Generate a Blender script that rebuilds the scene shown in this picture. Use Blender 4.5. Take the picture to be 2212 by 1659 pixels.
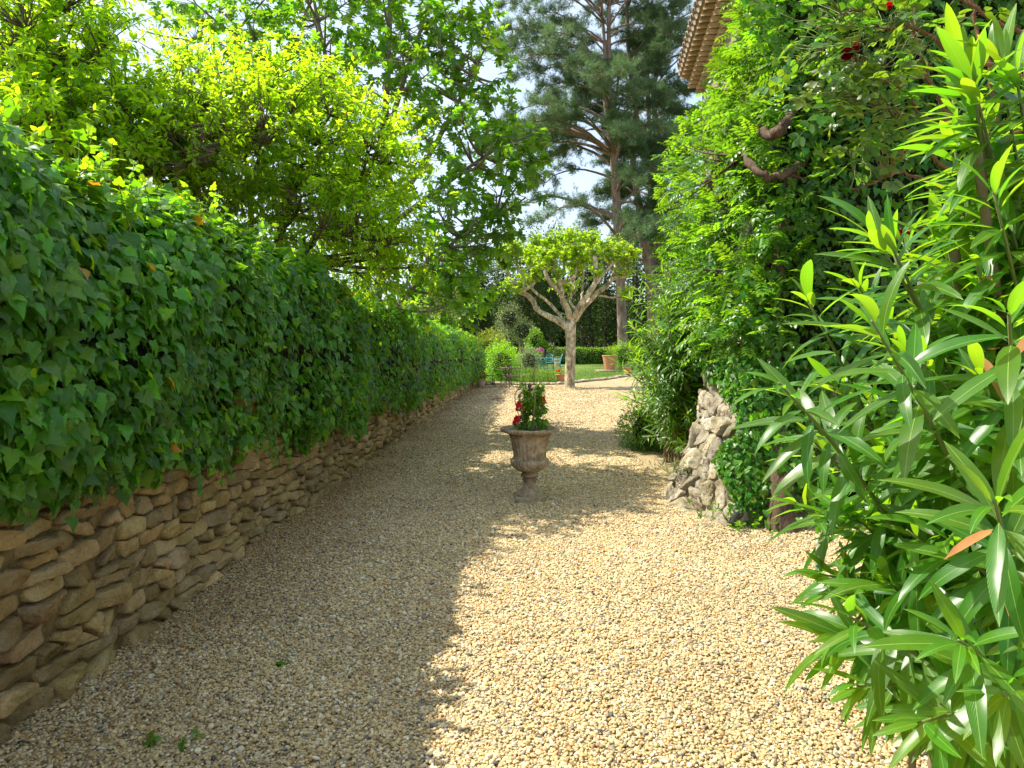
import bpy, math, random
import numpy as np
from mathutils import Vector, Matrix

# ------------------------------------------------------------------ scene, camera, light
S = bpy.context.scene
for o in list(bpy.data.objects):
    bpy.data.objects.remove(o)
COL = S.collection
F, H, CX, HY = 1500.0, 1.55, 1106.0, 749.0      # focal length in picture units, eye height, principal column, horizon row
cam_d = bpy.data.cameras.new('camera')
cam = bpy.data.objects.new('camera', cam_d)
COL.objects.link(cam)
cam.location = (0, 0, H)
cam.rotation_euler = (math.radians(90), 0, 0)
cam_d.sensor_width = 36
cam_d.lens = 36 * F / 2212
cam_d.shift_y = -80.5 / 2212
cam_d.clip_start = 0.05
cam_d.clip_end = 3000
S.camera = cam

SUN = Vector((-1.0, 0.22, 1.40)).normalized()
W = bpy.data.worlds.new('World')
S.world = W
W.use_nodes = True
nt = W.node_tree
nt.nodes.clear()
sky = nt.nodes.new('ShaderNodeTexSky')
sky.sky_type = 'NISHITA'
sky.sun_disc = False
sky.sun_elevation = math.asin(SUN.z)
sky.sun_rotation = math.atan2(SUN.x, SUN.y)
sky.air_density = 1.0
sky.dust_density = 2.2
sky.ozone_density = 1.0
bg = nt.nodes.new('ShaderNodeBackground')
bg.inputs['Strength'].default_value = 0.15
wo = nt.nodes.new('ShaderNodeOutputWorld')
# thin high cloud: white veils mixed over the sky by a stretched noise
tc = nt.nodes.new('ShaderNodeTexCoord')
mp = nt.nodes.new('ShaderNodeMapping')
mp.inputs['Scale'].default_value = (2.2, 2.2, 5.0)
nz = nt.nodes.new('ShaderNodeTexNoise')
nz.inputs['Scale'].default_value = 1.6
nz.inputs['Detail'].default_value = 6
nz.inputs['Roughness'].default_value = 0.6
rp = nt.nodes.new('ShaderNodeMapRange')
rp.inputs[1].default_value = 0.30
rp.inputs[2].default_value = 0.75
rp.inputs[3].default_value = 0.30
rp.inputs[4].default_value = 0.85
mx = nt.nodes.new('ShaderNodeMix')
mx.data_type = 'RGBA'
nt.links.new(tc.outputs['Generated'], mp.inputs['Vector'])
nt.links.new(mp.outputs[0], nz.inputs['Vector'])
nt.links.new(nz.outputs[0], rp.inputs[0])
nt.links.new(rp.outputs[0], mx.inputs[0])
nt.links.new(sky.outputs[0], mx.inputs[6])
mx.inputs[7].default_value = (3.2, 3.75, 4.3, 1)
nt.links.new(mx.outputs[2], bg.inputs['Color'])
nt.links.new(bg.outputs[0], wo.inputs['Surface'])

sl = bpy.data.lights.new('sun', 'SUN')
sl.energy = 4.5
sl.angle = math.radians(0.53)
sl.color = (1.0, 0.93, 0.80)
so = bpy.data.objects.new('sun', sl)
COL.objects.link(so)
so.location = (-20, 10, 40)
so.rotation_mode = 'QUATERNION'
so.rotation_quaternion = (-SUN).to_track_quat('-Z', 'Y')

S.view_settings.view_transform = 'Standard'
S.view_settings.look = 'None'
S.view_settings.exposure = 1.08
S.view_settings.gamma = 1.0
S.view_settings.use_curve_mapping = False
S.render.engine = 'CYCLES'
S.cycles.max_bounces = 8
S.cycles.diffuse_bounces = 4
S.cycles.transmission_bounces = 4
S.cycles.use_denoising = True

rng = np.random.default_rng(11)
random.seed(11)


# ------------------------------------------------------------------ helpers
def P(px, py, d):
    return np.array([(px - CX) / F * d, d, H - (py - HY) / F * d])


def unit(a):
    a = np.asarray(a, float)
    return a / np.maximum(np.linalg.norm(a, axis=-1, keepdims=True), 1e-9)


def tag(o, label=None, cat=None, group=None, kind=None):
    if label: o['label'] = label
    if cat: o['category'] = cat
    if group: o['group'] = group
    if kind: o['kind'] = kind
    return o


def thing(name, label, cat, loc, group=None):
    o = bpy.data.objects.new(name, None)
    o.empty_display_size = 0.2
    o.location = loc
    COL.objects.link(o)
    return tag(o, label, cat, group)


def adopt(o, parent):
    if parent is not None:
        o.parent = parent
        # position of the parent within the world, one or two levels
        m = Matrix.Translation(parent.location)
        if parent.parent is not None:
            m = parent.parent.matrix_basis @ parent.matrix_parent_inverse @ parent.matrix_basis
        else:
            m = parent.matrix_basis.copy()
        o.matrix_parent_inverse = m.inverted()
    return o


def mesh_np(name, V, T, UV=None, C=None, mat=None, smooth=True):
    V = np.ascontiguousarray(V, dtype=np.float32)
    T = np.ascontiguousarray(T, dtype=np.int32)
    me = bpy.data.meshes.new(name)
    me.vertices.add(len(V))
    me.vertices.foreach_set('co', V.ravel())
    me.loops.add(T.size)
    me.loops.foreach_set('vertex_index', T.ravel())
    me.polygons.add(len(T))
    me.polygons.foreach_set('loop_start', np.arange(0, T.size, 3, dtype=np.int32))
    me.polygons.foreach_set('loop_total', np.full(len(T), 3, dtype=np.int32))
    me.polygons.foreach_set('use_smooth', np.full(len(T), smooth, dtype=bool))
    if UV is not None:
        uvl = me.uv_layers.new(name='UVMap')
        uvl.data.foreach_set('uv', np.ascontiguousarray(np.asarray(UV, np.float32)[T.ravel()]).ravel())
    if C is None:
        C = np.ones((len(V), 3))
    at = me.color_attributes.new('tint', 'FLOAT_COLOR', 'POINT')
    C4 = np.ones((len(V), 4), np.float32)
    C4[:, :3] = C
    at.data.foreach_set('color', C4.ravel())
    if mat is not None:
        me.materials.append(mat)
    me.update()
    me.validate()
    return me


class TM:
    """collects triangles, then links them as ONE mesh object"""
    def __init__(self):
        self.V, self.T, self.UV, self.C, self.n = [], [], [], [], 0

    def add(self, V, T, UV=None, C=None):
        V = np.asarray(V, float)
        if UV is None: UV = np.zeros((len(V), 2))
        if C is None: C = np.ones((len(V), 3))
        C = np.asarray(C, float)
        if C.ndim == 1: C = np.tile(C, (len(V), 1))
        self.V.append(V); self.T.append(np.asarray(T, int) + self.n)
        self.UV.append(UV); self.C.append(C)
        self.n += len(V)
        return self

    def build(self, name, mat, parent=None, smooth=True, kind=None, label=None):
        me = mesh_np(name, np.concatenate(self.V), np.concatenate(self.T), np.concatenate(self.UV), np.concatenate(self.C), mat, smooth)
        o = bpy.data.objects.new(name, me)
        COL.objects.link(o)
        adopt(o, parent)
        if kind: o['kind'] = kind
        if label: o['label'] = label
        return o


def tubes(Pts, Rad, sides=5, cap=True):
    """Pts (M,K,3), Rad (M,K) -> V,T,UV"""
    Pts = np.asarray(Pts, float); Rad = np.asarray(Rad, float)
    if Pts.ndim == 2: Pts = Pts[None]; Rad = Rad[None]
    M, K, _ = Pts.shape
    t = np.gradient(Pts, axis=1)
    t = unit(t)
    mean = unit(t.mean(1))
    ref = np.where(np.abs(mean[:, 2:3]) > 0.8, np.array([[1.0, 0.13, 0]]), np.array([[0.11, 0.07, 1.0]]))
    u = unit(np.cross(t, ref[:, None, :]))
    v = np.cross(t, u)
    a = np.arange(sides) / sides * 2 * math.pi
    ring = (u[:, :, None, :] * np.cos(a)[None, None, :, None] + v[:, :, None, :] * np.sin(a)[None, None, :, None])
    V = Pts[:, :, None, :] + ring * Rad[:, :, None, None]
    V = V.reshape(-1, 3)
    k = np.arange(K - 1)[:, None]; s = np.arange(sides)[None, :]
    i0 = k * sides + s; i1 = k * sides + (s + 1) % sides
    j0 = i0 + sides; j1 = i1 + sides
    T = np.stack([np.stack([i0, i1, j1], -1), np.stack([i0, j1, j0], -1)], 2).reshape(-1, 3)
    if cap and sides > 3:
        e = (K - 1) * sides
        T = np.concatenate([T, np.array([[e, e + q, e + q + 1] for q in range(1, sides - 1)])])
    T = (T[None] + (np.arange(M) * K * sides)[:, None, None]).reshape(-1, 3)
    UV = np.stack(np.broadcast_arrays((np.arange(sides) / sides)[None, None, :], np.linspace(0, 1, K)[None, :, None] + np.zeros((M, 1, 1))), -1).reshape(-1, 2)
    return V, T, UV


def spline(pts, n):
    """Catmull-Rom through pts"""
    p = np.asarray(pts, float)
    if len(p) == 2:
        t = np.linspace(0, 1, n)[:, None]
        return p[0] * (1 - t) + p[1] * t
    q = np.concatenate([[2 * p[0] - p[1]], p, [2 * p[-1] - p[-2]]])
    out = []
    for x in np.linspace(0, len(p) - 1 - 1e-6, n):
        i = int(x); f = x - i
        a, b, c, d = q[i], q[i + 1], q[i + 2], q[i + 3]
        out.append(0.5 * (2 * b + (c - a) * f + (2 * a - 5 * b + 4 * c - d) * f * f + (3 * b - a - 3 * c + d) * f ** 3))
    return np.array(out)


def lathe(prof, n=32, rad=None):
    """prof [(r,z)...]; rad(angle, k) multiplies the radius"""
    V, T, UV = [], [], []
    K = len(prof)
    for k, (r, z) in enumerate(prof):
        for s in range(n):
            a = s / n * 2 * math.pi
            q = r * (rad(a, k) if rad else 1)
            V.append((q * math.cos(a), q * math.sin(a), z))
            UV.append((s / n, k / (K - 1)))
    for k in range(K - 1):
        for s in range(n):
            a, b = k * n + s, k * n + (s + 1) % n
            T += [(a, b, b + n), (a, b + n, a + n)]
    return np.array(V), np.array(T), np.array(UV)


def box(c, s, rot=0.0):
    x, y, z = s[0] / 2, s[1] / 2, s[2] / 2
    b = min(x, y, z) * 0.18
    V = []
    for zz, q in ((-z, b), (-z + b, 0), (z - b, 0), (z, b)):
        for sx, sy in ((-1, -1), (1, -1), (1, 1), (-1, 1)):
            V.append((sx * (x - q), sy * (y - q), zz))
    T = [(0, 2, 1), (0, 3, 2), (12, 13, 14), (12, 14, 15)]
    for k in range(3):
        for i in range(4):
            a, d = k * 4 + i, k * 4 + (i + 1) % 4
            T += [(a, d, d + 4), (a, d + 4, a + 4)]
    V = np.array(V)
    cr, sr = math.cos(rot), math.sin(rot)
    V = V @ np.array([[cr, sr, 0], [-sr, cr, 0], [0, 0, 1]]) + np.array(c)
    return V, np.array(T)


def sines(p, f=1.0, seed=0):
    """cheap smooth noise in -1..1 for arrays of points"""
    r = np.random.default_rng(seed)
    out = 0
    amp = 0
    for k in range(5):
        w = r.normal(size=3) * f * (1.5 ** k)
        a = 0.75 ** k
        out = out + a * np.sin(p @ w + r.uniform(0, 6.28))
        amp += a
    return out / amp * 1.6


# ------------------------------------------------------------------ materials
def newmat(name):
    m = bpy.data.materials.new(name)
    m.use_nodes = True
    t = m.node_tree
    for n in list(t.nodes):
        t.nodes.remove(n)
    out = t.nodes.new('ShaderNodeOutputMaterial')
    return m, t, out


def N(t, kind, **kw):
    n = t.nodes.new(kind)
    for k, v in kw.items():
        setattr(n, k, v)
    return n


def mixc(t, fac, a, b, blend='MIX'):
    n = N(t, 'ShaderNodeMix', data_type='RGBA', blend_type=blend)
    for i, x in ((0, fac), (6, a), (7, b)):
        if hasattr(x, 'is_linked') or isinstance(x, bpy.types.NodeSocket):
            t.links.new(x, n.inputs[i])
        else:
            n.inputs[i].default_value = x if i == 0 else (*x, 1)
    return n.outputs[2]


def math_(t, op, a, b=0.0, c=0.0):
    n = N(t, 'ShaderNodeMath', operation=op)
    for i, x in enumerate((a, b, c)):
        if isinstance(x, bpy.types.NodeSocket): t.links.new(x, n.inputs[i])
        else: n.inputs[i].default_value = x
    return n.outputs[0]


def ramp(t, fac, stops):
    n = N(t, 'ShaderNodeValToRGB')
    cr = n.color_ramp
    while len(cr.elements) < len(stops): cr.elements.new(0.5)
    for e, (p, c) in zip(cr.elements, stops):
        e.position = p; e.color = (*c, 1)
    t.links.new(fac, n.inputs[0])
    return n.outputs[0]


def noise_(t, vec, scale, detail=4, rough=0.6, out=0):
    n = N(t, 'ShaderNodeTexNoise')
    n.inputs['Scale'].default_value = scale
    n.inputs['Detail'].default_value = detail
    n.inputs['Roughness'].default_value = rough
    t.links.new(vec, n.inputs['Vector'])
    return n.outputs[out]


def position(t):
    return N(t, 'ShaderNodeNewGeometry').outputs['Position']


def bump_(t, h, strength, dist):
    n = N(t, 'ShaderNodeBump')
    n.inputs['Strength'].default_value = strength
    n.inputs['Distance'].default_value = dist
    t.links.new(h, n.inputs['Height'])
    return n.outputs[0]


def principled(t, out, color, rough=0.6, spec=0.5, normal=None, metal=0.0):
    b = N(t, 'ShaderNodeBsdfPrincipled')
    for nm, x in (('Base Color', color), ('Roughness', rough), ('Specular IOR Level', spec), ('Metallic', metal)):
        if isinstance(x, bpy.types.NodeSocket): t.links.new(x, b.inputs[nm])
        elif nm == 'Base Color': b.inputs[nm].default_value = (*x, 1)
        else: b.inputs[nm].default_value = x
    if normal is not None: t.links.new(normal, b.inputs['Normal'])
    if out is not None: t.links.new(b.outputs[0], out.inputs[0])
    return b


def leaf_mat(name, base, trans, rough=0.4, spec=0.5, tfac=0.42, vein=None, veincol=(0.35, 0.45, 0.12), under=None):
    m, t, out = newmat(name)
    at = N(t, 'ShaderNodeAttribute', attribute_name='tint')
    pos = position(t)
    n1 = noise_(t, pos, 34.0, 2, 0.5)
    var = math_(t, 'MULTIPLY_ADD', n1, 0.7, 0.65)
    col = mixc(t, 1.0, base, at.outputs['Color'], 'MULTIPLY')
    sc = N(t, 'ShaderNodeVectorMath', operation='SCALE')
    t.links.new(col, sc.inputs[0]); t.links.new(var, sc.inputs['Scale'])
    col = sc.outputs[0]
    tcol = mixc(t, 1.0, trans, at.outputs['Color'], 'MULTIPLY')
    if under is not None:
        g = N(t, 'ShaderNodeNewGeometry')
        col = mixc(t, g.outputs['Backfacing'], col, under)
    nrm = None
    if vein:
        uv = N(t, 'ShaderNodeUVMap')
        sep = N(t, 'ShaderNodeSeparateXYZ')
        t.links.new(uv.outputs[0], sep.inputs[0])
        x = math_(t, 'SUBTRACT', sep.outputs[0], 0.5)
        y = sep.outputs[1]
        ax = math_(t, 'ABSOLUTE', x)
        if vein == 'pinnate':
            mid = math_(t, 'LESS_THAN', ax, 0.016)
            w = math_(t, 'SUBTRACT', y, math_(t, 'MULTIPLY', ax, 0.6))
            fr = math_(t, 'FRACT', math_(t, 'MULTIPLY', w, 16.0))
            side = math_(t, 'MULTIPLY', math_(t, 'LESS_THAN', fr, 0.16), 0.22)
            fac = math_(t, 'MAXIMUM', math_(t, 'MULTIPLY', mid, 0.85), side)
        else:
            ang = math_(t, 'ARCTAN2', x, math_(t, 'ADD', y, 0.02))
            fr = math_(t, 'ABSOLUTE', math_(t, 'SUBTRACT', math_(t, 'FRACT', math_(t, 'ADD', math_(t, 'DIVIDE', ang, 0.62), 0.5)), 0.5))
            rr = math_(t, 'SQRT', math_(t, 'ADD', math_(t, 'MULTIPLY', x, x), math_(t, 'MULTIPLY', y, y)))
            fac = math_(t, 'MULTIPLY', math_(t, 'LESS_THAN', math_(t, 'MULTIPLY', fr, rr), 0.011), 0.55)
        col = mixc(t, fac, col, veincol)
        nrm = bump_(t, fac, 0.25, 0.002)
    b = principled(t, None, col, rough, spec, nrm)
    tr = N(t, 'ShaderNodeBsdfTranslucent')
    t.links.new(tcol, tr.inputs['Color'])
    ms = N(t, 'ShaderNodeMixShader')
    ms.inputs[0].default_value = tfac
    t.links.new(b.outputs[0], ms.inputs[1]); t.links.new(tr.outputs[0], ms.inputs[2])
    t.links.new(ms.outputs[0], out.inputs[0])
    return m


def bark_mat(name, c1, c2, scale=9.0, stretch=4.0, bump=0.6, rough=0.9):
    m, t, out = newmat(name)
    pos = position(t)
    mpn = N(t, 'ShaderNodeMapping')
    mpn.inputs['Scale'].default_value = (1, 1, 1 / stretch)
    t.links.new(pos, mpn.inputs[0])
    n = noise_(t, mpn.outputs[0], scale, 6, 0.65)
    n2 = noise_(t, pos, scale * 0.35, 3, 0.5)
    f = math_(t, 'ADD', math_(t, 'MULTIPLY', n, 0.75), math_(t, 'MULTIPLY', n2, 0.35))
    col = ramp(t, f, [(0.36, c1), (0.72, c2)])
    principled(t, out, col, rough, 0.2, bump_(t, n, bump, 0.03))
    return m


def stone_mat(name, cols, scale=6.0, moss=0.4, mosscol=(0.085, 0.085, 0.022), bumpd=0.012, fine=60.0):
    m, t, out = newmat(name)
    pos = position(t)
    at = N(t, 'ShaderNodeAttribute', attribute_name='tint')
    n = noise_(t, pos, scale, 6, 0.65)
    nf = noise_(t, pos, fine, 5, 0.7)
    col = ramp(t, n, [(0.3, cols[0]), (0.5, cols[1]), (0.7, cols[2])])
    col = mixc(t, 1.0, col, at.outputs['Color'], 'MULTIPLY')
    col = mixc(t, math_(t, 'MULTIPLY_ADD', nf, 1.1, -0.25), mixc(t, 1.0, col, (0.55, 0.5, 0.42), 'MULTIPLY'), col)
    nm = noise_(t, pos, scale * 0.55, 5, 0.7)
    mr = N(t, 'ShaderNodeMapRange')
    mr.inputs[1].default_value = 0.5; mr.inputs[2].default_value = 0.68; mr.inputs[4].default_value = moss
    t.links.new(nm, mr.inputs[0])
    col = mixc(t, mr.outputs[0], col, mosscol)
    vo = N(t, 'ShaderNodeTexVoronoi'); vo.inputs['Scale'].default_value = fine * 0.7
    t.links.new(pos, vo.inputs['Vector'])
    pit = math_(t, 'LESS_THAN', vo.outputs['Distance'], 0.16)
    h = math_(t, 'ADD', math_(t, 'ADD', n, math_(t, 'MULTIPLY', nf, 0.45)), math_(t, 'MULTIPLY', pit, -0.12))
    principled(t, out, col, 0.92, 0.15, bump_(t, h, 1.0, bumpd))
    return m


def plain_mat(name, col, rough=0.6, spec=0.4, metal=0.0, var=0.25, scale=14.0, bump=0.15, tint=False):
    m, t, out = newmat(name)
    pos = position(t)
    n = noise_(t, pos, scale, 5, 0.65)
    f = math_(t, 'MULTIPLY_ADD', n, var * 2, 1 - var)
    c = col
    sc = N(t, 'ShaderNodeVectorMath', operation='SCALE')
    if tint:
        at = N(t, 'ShaderNodeAttribute', attribute_name='tint')
        t.links.new(at.outputs['Color'], sc.inputs[0])
    else:
        sc.inputs[0].default_value = col
    t.links.new(f, sc.inputs['Scale'])
    principled(t, out, sc.outputs[0], rough, spec, bump_(t, n, bump, 0.01), metal)
    return m


PAL = np.array([(0.60, 0.475, 0.25), (0.69, 0.605, 0.42), (0.44, 0.305, 0.135), (0.46, 0.26, 0.09), (0.31, 0.27, 0.21), (0.11, 0.10, 0.095), (0.55, 0.405, 0.20)])
PALW = np.array([0.36, 0.15, 0.14, 0.045, 0.11, 0.025, 0.17])


def gravel_sheet_mat():
    m, t, out = newmat('gravel_ground')
    pos = position(t)
    vo = N(t, 'ShaderNodeTexVoronoi'); vo.inputs['Scale'].default_value = 62
    vo.inputs['Randomness'].default_value = 1
    t.links.new(pos, vo.inputs['Vector'])
    sep = N(t, 'ShaderNodeSeparateColor')
    t.links.new(vo.outputs['Color'], sep.inputs[0])
    cum = np.cumsum(PALW) / PALW.sum()
    col = ramp(t, sep.outputs[0], [(0.0 if i == 0 else float(cum[i - 1]), tuple(PAL[i] * 0.74)) for i in range(7)])  # palette dimmed to stand in for pebbles shadowing one another
    col.node.color_ramp.interpolation = 'CONSTANT'
    n = noise_(t, pos, 1.1, 5, 0.6)
    col = mixc(t, math_(t, 'MULTIPLY_ADD', n, 1.3, -0.42), col, mixc(t, 1.0, col, (0.62, 0.55, 0.45), 'MULTIPLY'))
    edge = N(t, 'ShaderNodeMapRange'); edge.inputs[1].default_value = 0.25; edge.inputs[2].default_value = 0.75
    t.links.new(vo.outputs['Distance'], edge.inputs[0])
    h = math_(t, 'SUBTRACT', 1.0, vo.outputs['Distance'])
    principled(t, out, col, 0.85, 0.25, bump_(t, h, 0.75, 0.012))
    return m


def pebble_mat():
    m, t, out = newmat('pebble')
    at = N(t, 'ShaderNodeAttribute', attribute_name='tint', attribute_type='INSTANCER')
    pos = position(t)
    n = noise_(t, pos, 160.0, 3, 0.6)
    col = mixc(t, math_(t, 'MULTIPLY_ADD', n, 0.8, -0.1), at.outputs['Color'], mixc(t, 1.0, at.outputs['Color'], (0.78, 0.7, 0.6), 'MULTIPLY'))
    principled(t, out, col, 0.62, 0.35)
    return m


def lawn_mat():
    m, t, out = newmat('lawn')
    pos = position(t)
    n = noise_(t, pos, 0.9, 5, 0.65)
    n2 = noise_(t, pos, 26.0, 4, 0.7)
    col = ramp(t, math_(t, 'ADD', math_(t, 'MULTIPLY', n, 0.6), math_(t, 'MULTIPLY', n2, 0.4)),
               [(0.3, (0.055, 0.105, 0.014)), (0.5, (0.11, 0.185, 0.028)), (0.68, (0.21, 0.24, 0.06))])
    principled(t, out, col, 0.8, 0.2, bump_(t, n2, 0.9, 0.03))
    return m


M = {}
M['ivy'] = leaf_mat('ivy_leaf', (0.052, 0.168, 0.010), (0.28, 0.64, 0.012), 0.36, 0.40, 0.36, 'palmate', (0.14, 0.25, 0.06), under=(0.10, 0.19, 0.035))
M['plum'] = leaf_mat('plum_leaf', (0.080, 0.165, 0.008), (0.64, 0.92, 0.016), 0.38, 0.5, 0.60)
M['fig'] = leaf_mat('fig_leaf', (0.045, 0.130, 0.012), (0.38, 0.74, 0.018), 0.42, 0.5, 0.46, 'palmate', (0.13, 0.2, 0.05))
M['plane'] = leaf_mat('plane_leaf', (0.085, 0.180, 0.012), (0.56, 0.86, 0.020), 0.45, 0.45, 0.5)
M['oleander'] = leaf_mat('oleander_leaf', (0.030, 0.120, 0.009), (0.32, 0.66, 0.012), 0.33, 0.45, 0.42, 'pinnate', (0.33, 0.44, 0.12), under=(0.11, 0.19, 0.06))
M['vine'] = leaf_mat('trumpet_vine_leaf', (0.058, 0.158, 0.012), (0.32, 0.66, 0.018), 0.36, 0.42, 0.45)
M['rose_leaf'] = leaf_mat('rose_leaf', (0.050, 0.120, 0.016), (0.34, 0.60, 0.02), 0.38, 0.5, 0.42)
M['bush'] = leaf_mat('bush_leaf', (0.065, 0.160, 0.010), (0.42, 0.80, 0.016), 0.34, 0.5, 0.48)
M['shrub_yellow'] = leaf_mat('yellow_bush_leaf', (0.12, 0.19, 0.02), (0.55, 0.68, 0.03), 0.4, 0.45, 0.45)
M['herb'] = leaf_mat('herb_leaf', (0.10, 0.19, 0.04), (0.35, 0.55, 0.06), 0.5, 0.3, 0.4)
M['shrub_grey'] = leaf_mat('grey_shrub_leaf', (0.13, 0.19, 0.085), (0.35, 0.45, 0.12), 0.5, 0.4, 0.4)
M['forest'] = leaf_mat('forest_leaf', (0.030, 0.062, 0.016), (0.12, 0.22, 0.025), 0.55, 0.3, 0.35)
M['tree_leaf'] = leaf_mat('garden_tree_leaf', (0.045, 0.105, 0.016), (0.28, 0.46, 0.025), 0.45, 0.4, 0.42)
M['needle'] = leaf_mat('pine_needle', (0.085, 0.155, 0.058), (0.20, 0.32, 0.10), 0.5, 0.35, 0.32)
M['flower_red'] = leaf_mat('red_petal', (0.62, 0.012, 0.018), (0.75, 0.02, 0.02), 0.5, 0.3, 0.35)
M['flower_dark'] = leaf_mat('crimson_petal', (0.36, 0.006, 0.022), (0.5, 0.005, 0.02), 0.5, 0.3, 0.3)
M['flower_pink'] = leaf_mat('pink_petal', (0.62, 0.11, 0.40), (0.7, 0.15, 0.45), 0.5, 0.3, 0.35)
M['dry'] = leaf_mat('dry_leaf', (0.30, 0.17, 0.07), (0.35, 0.22, 0.07), 0.7, 0.2, 0.25)
M['grass'] = leaf_mat('grass_blade', (0.11, 0.19, 0.03), (0.28, 0.42, 0.05), 0.5, 0.3, 0.35)
M['bark'] = bark_mat('bark', (0.05, 0.036, 0.024), (0.20, 0.15, 0.10), 30, 4)
M['fig_bark'] = bark_mat('fig_bark', (0.13, 0.105, 0.08), (0.30, 0.25, 0.20), 25, 3, 0.3)
M['pine_bark'] = bark_mat('pine_bark', (0.085, 0.058, 0.042), (0.36, 0.27, 0.21), 5.5, 5, 1.0)
M['vine_bark'] = bark_mat('vine_bark', (0.030, 0.020, 0.013), (0.17, 0.115, 0.075), 26, 8, 1.0)
M['rose_bark'] = bark_mat('rose_cane', (0.10, 0.05, 0.028), (0.26, 0.14, 0.075), 40, 3, 0.6)
M['green_stem'] = plain_mat('green_stem', (0.14, 0.17, 0.04), 0.5)
M['woody_stem'] = plain_mat('woody_stem', (0.20, 0.15, 0.085), 0.75, scale=50, var=0.35)
M['dark_core'] = bark_mat('twig_shade_core', (0.008, 0.012, 0.005), (0.028, 0.030, 0.014), 14, 1, 0.8)  # near-black twig colour, with the shade between leaves put into it
M['wall_stone'] = stone_mat('wall_stone', [(0.56, 0.375, 0.16), (0.80, 0.59, 0.28), (0.88, 0.73, 0.45)], 7.0, 0.45, bumpd=0.06)
M['mortar'] = stone_mat('wall_mortar', [(0.14, 0.095, 0.04), (0.30, 0.215, 0.10), (0.46, 0.36, 0.2)], 9.0, 0.6, bumpd=0.03)
M['rock'] = stone_mat('buttress_rock', [(0.26, 0.215, 0.145), (0.50, 0.46, 0.37), (0.70, 0.675, 0.59)], 8.0, 0.35, (0.15, 0.12, 0.035), 0.03, 40)
M['house'] = stone_mat('house_wall', [(0.30, 0.25, 0.18), (0.42, 0.36, 0.27), (0.5, 0.45, 0.36)], 3.0, 0.2, bumpd=0.03, fine=25)
M['urn'] = stone_mat('weathered_urn', [(0.24, 0.18, 0.11), (0.52, 0.42, 0.29), (0.72, 0.64, 0.52)], 14.0, 0.6, (0.055, 0.045, 0.03), 0.006, 120)
M['terracotta'] = plain_mat('terracotta', (0.50, 0.235, 0.13), 0.85, 0.2, scale=12, var=0.3)
M['tile'] = plain_mat('roof_tile', (0.58, 0.38, 0.21), 0.9, 0.15, scale=9, var=0.45, bump=0.4)
M['tile_top'] = plain_mat('lichen_roof_tile', (0.33, 0.26, 0.19), 0.95, 0.1, scale=22, var=0.6, bump=0.6)
M['pale_pot'] = plain_mat('pale_terracotta', (0.55, 0.40, 0.27), 0.85, 0.2, scale=12, var=0.25)
M['iron'] = plain_mat('rusty_iron', (0.115, 0.075, 0.055), 0.6, 0.4, 0.4, 0.4, 40)
M['strap'] = plain_mat('weathered_strap_iron', (0.22, 0.17, 0.135), 0.6, 0.4, 0.3, 0.4, 40)
M['turquoise'] = plain_mat('turquoise_paint', (0.12, 0.36, 0.37), 0.5, 0.4, 0.0, 0.2, 30)
M['black'] = plain_mat('black_plastic', (0.035, 0.036, 0.04), 0.45, 0.5)
M['glass'] = plain_mat('lamp_glass', (0.55, 0.5, 0.3), 0.15, 0.6)
M['soil'] = plain_mat('potting_soil', (0.05, 0.034, 0.022), 0.95, 0.1, scale=60, var=0.5, bump=0.8)
M['earth'] = plain_mat('dry_earth', (0.19, 0.15, 0.08), 0.95, 0.1, scale=2.5, var=0.45, bump=0.5)
M['grey_wood'] = bark_mat('grey_weathered_wood', (0.10, 0.095, 0.09), (0.20, 0.19, 0.18), 30, 0.12, 0.3, 0.85)
M['edging'] = stone_mat('edging_stone', [(0.26, 0.22, 0.17), (0.42, 0.37, 0.29), (0.55, 0.5, 0.42)], 8.0, 0.25, bumpd=0.015)
M['gravel'] = gravel_sheet_mat()
M['pebble'] = pebble_mat()
M['lawn'] = lawn_mat()


def plane_bark():
    m, t, out = newmat('plane_bark')
    pos = position(t)
    mpn = N(t, 'ShaderNodeMapping'); mpn.inputs['Scale'].default_value = (1, 1, 0.6)
    t.links.new(pos, mpn.inputs[0])
    n = noise_(t, mpn.outputs[0], 7.0, 4, 0.55)
    n2 = noise_(t, mpn.outputs[0], 16.0, 3, 0.5)
    f = math_(t, 'ADD', math_(t, 'MULTIPLY', n, 0.65), math_(t, 'MULTIPLY', n2, 0.35))
    col = ramp(t, f, [(0.38, (0.17, 0.14, 0.08)), (0.46, (0.33, 0.275, 0.165)), (0.54, (0.44, 0.37, 0.235)), (0.60, (0.66, 0.58, 0.43))])
    principled(t, out, col, 0.8, 0.25, bump_(t, f, 0.4, 0.02))
    return m


M['plane_bark'] = plane_bark()


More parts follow.
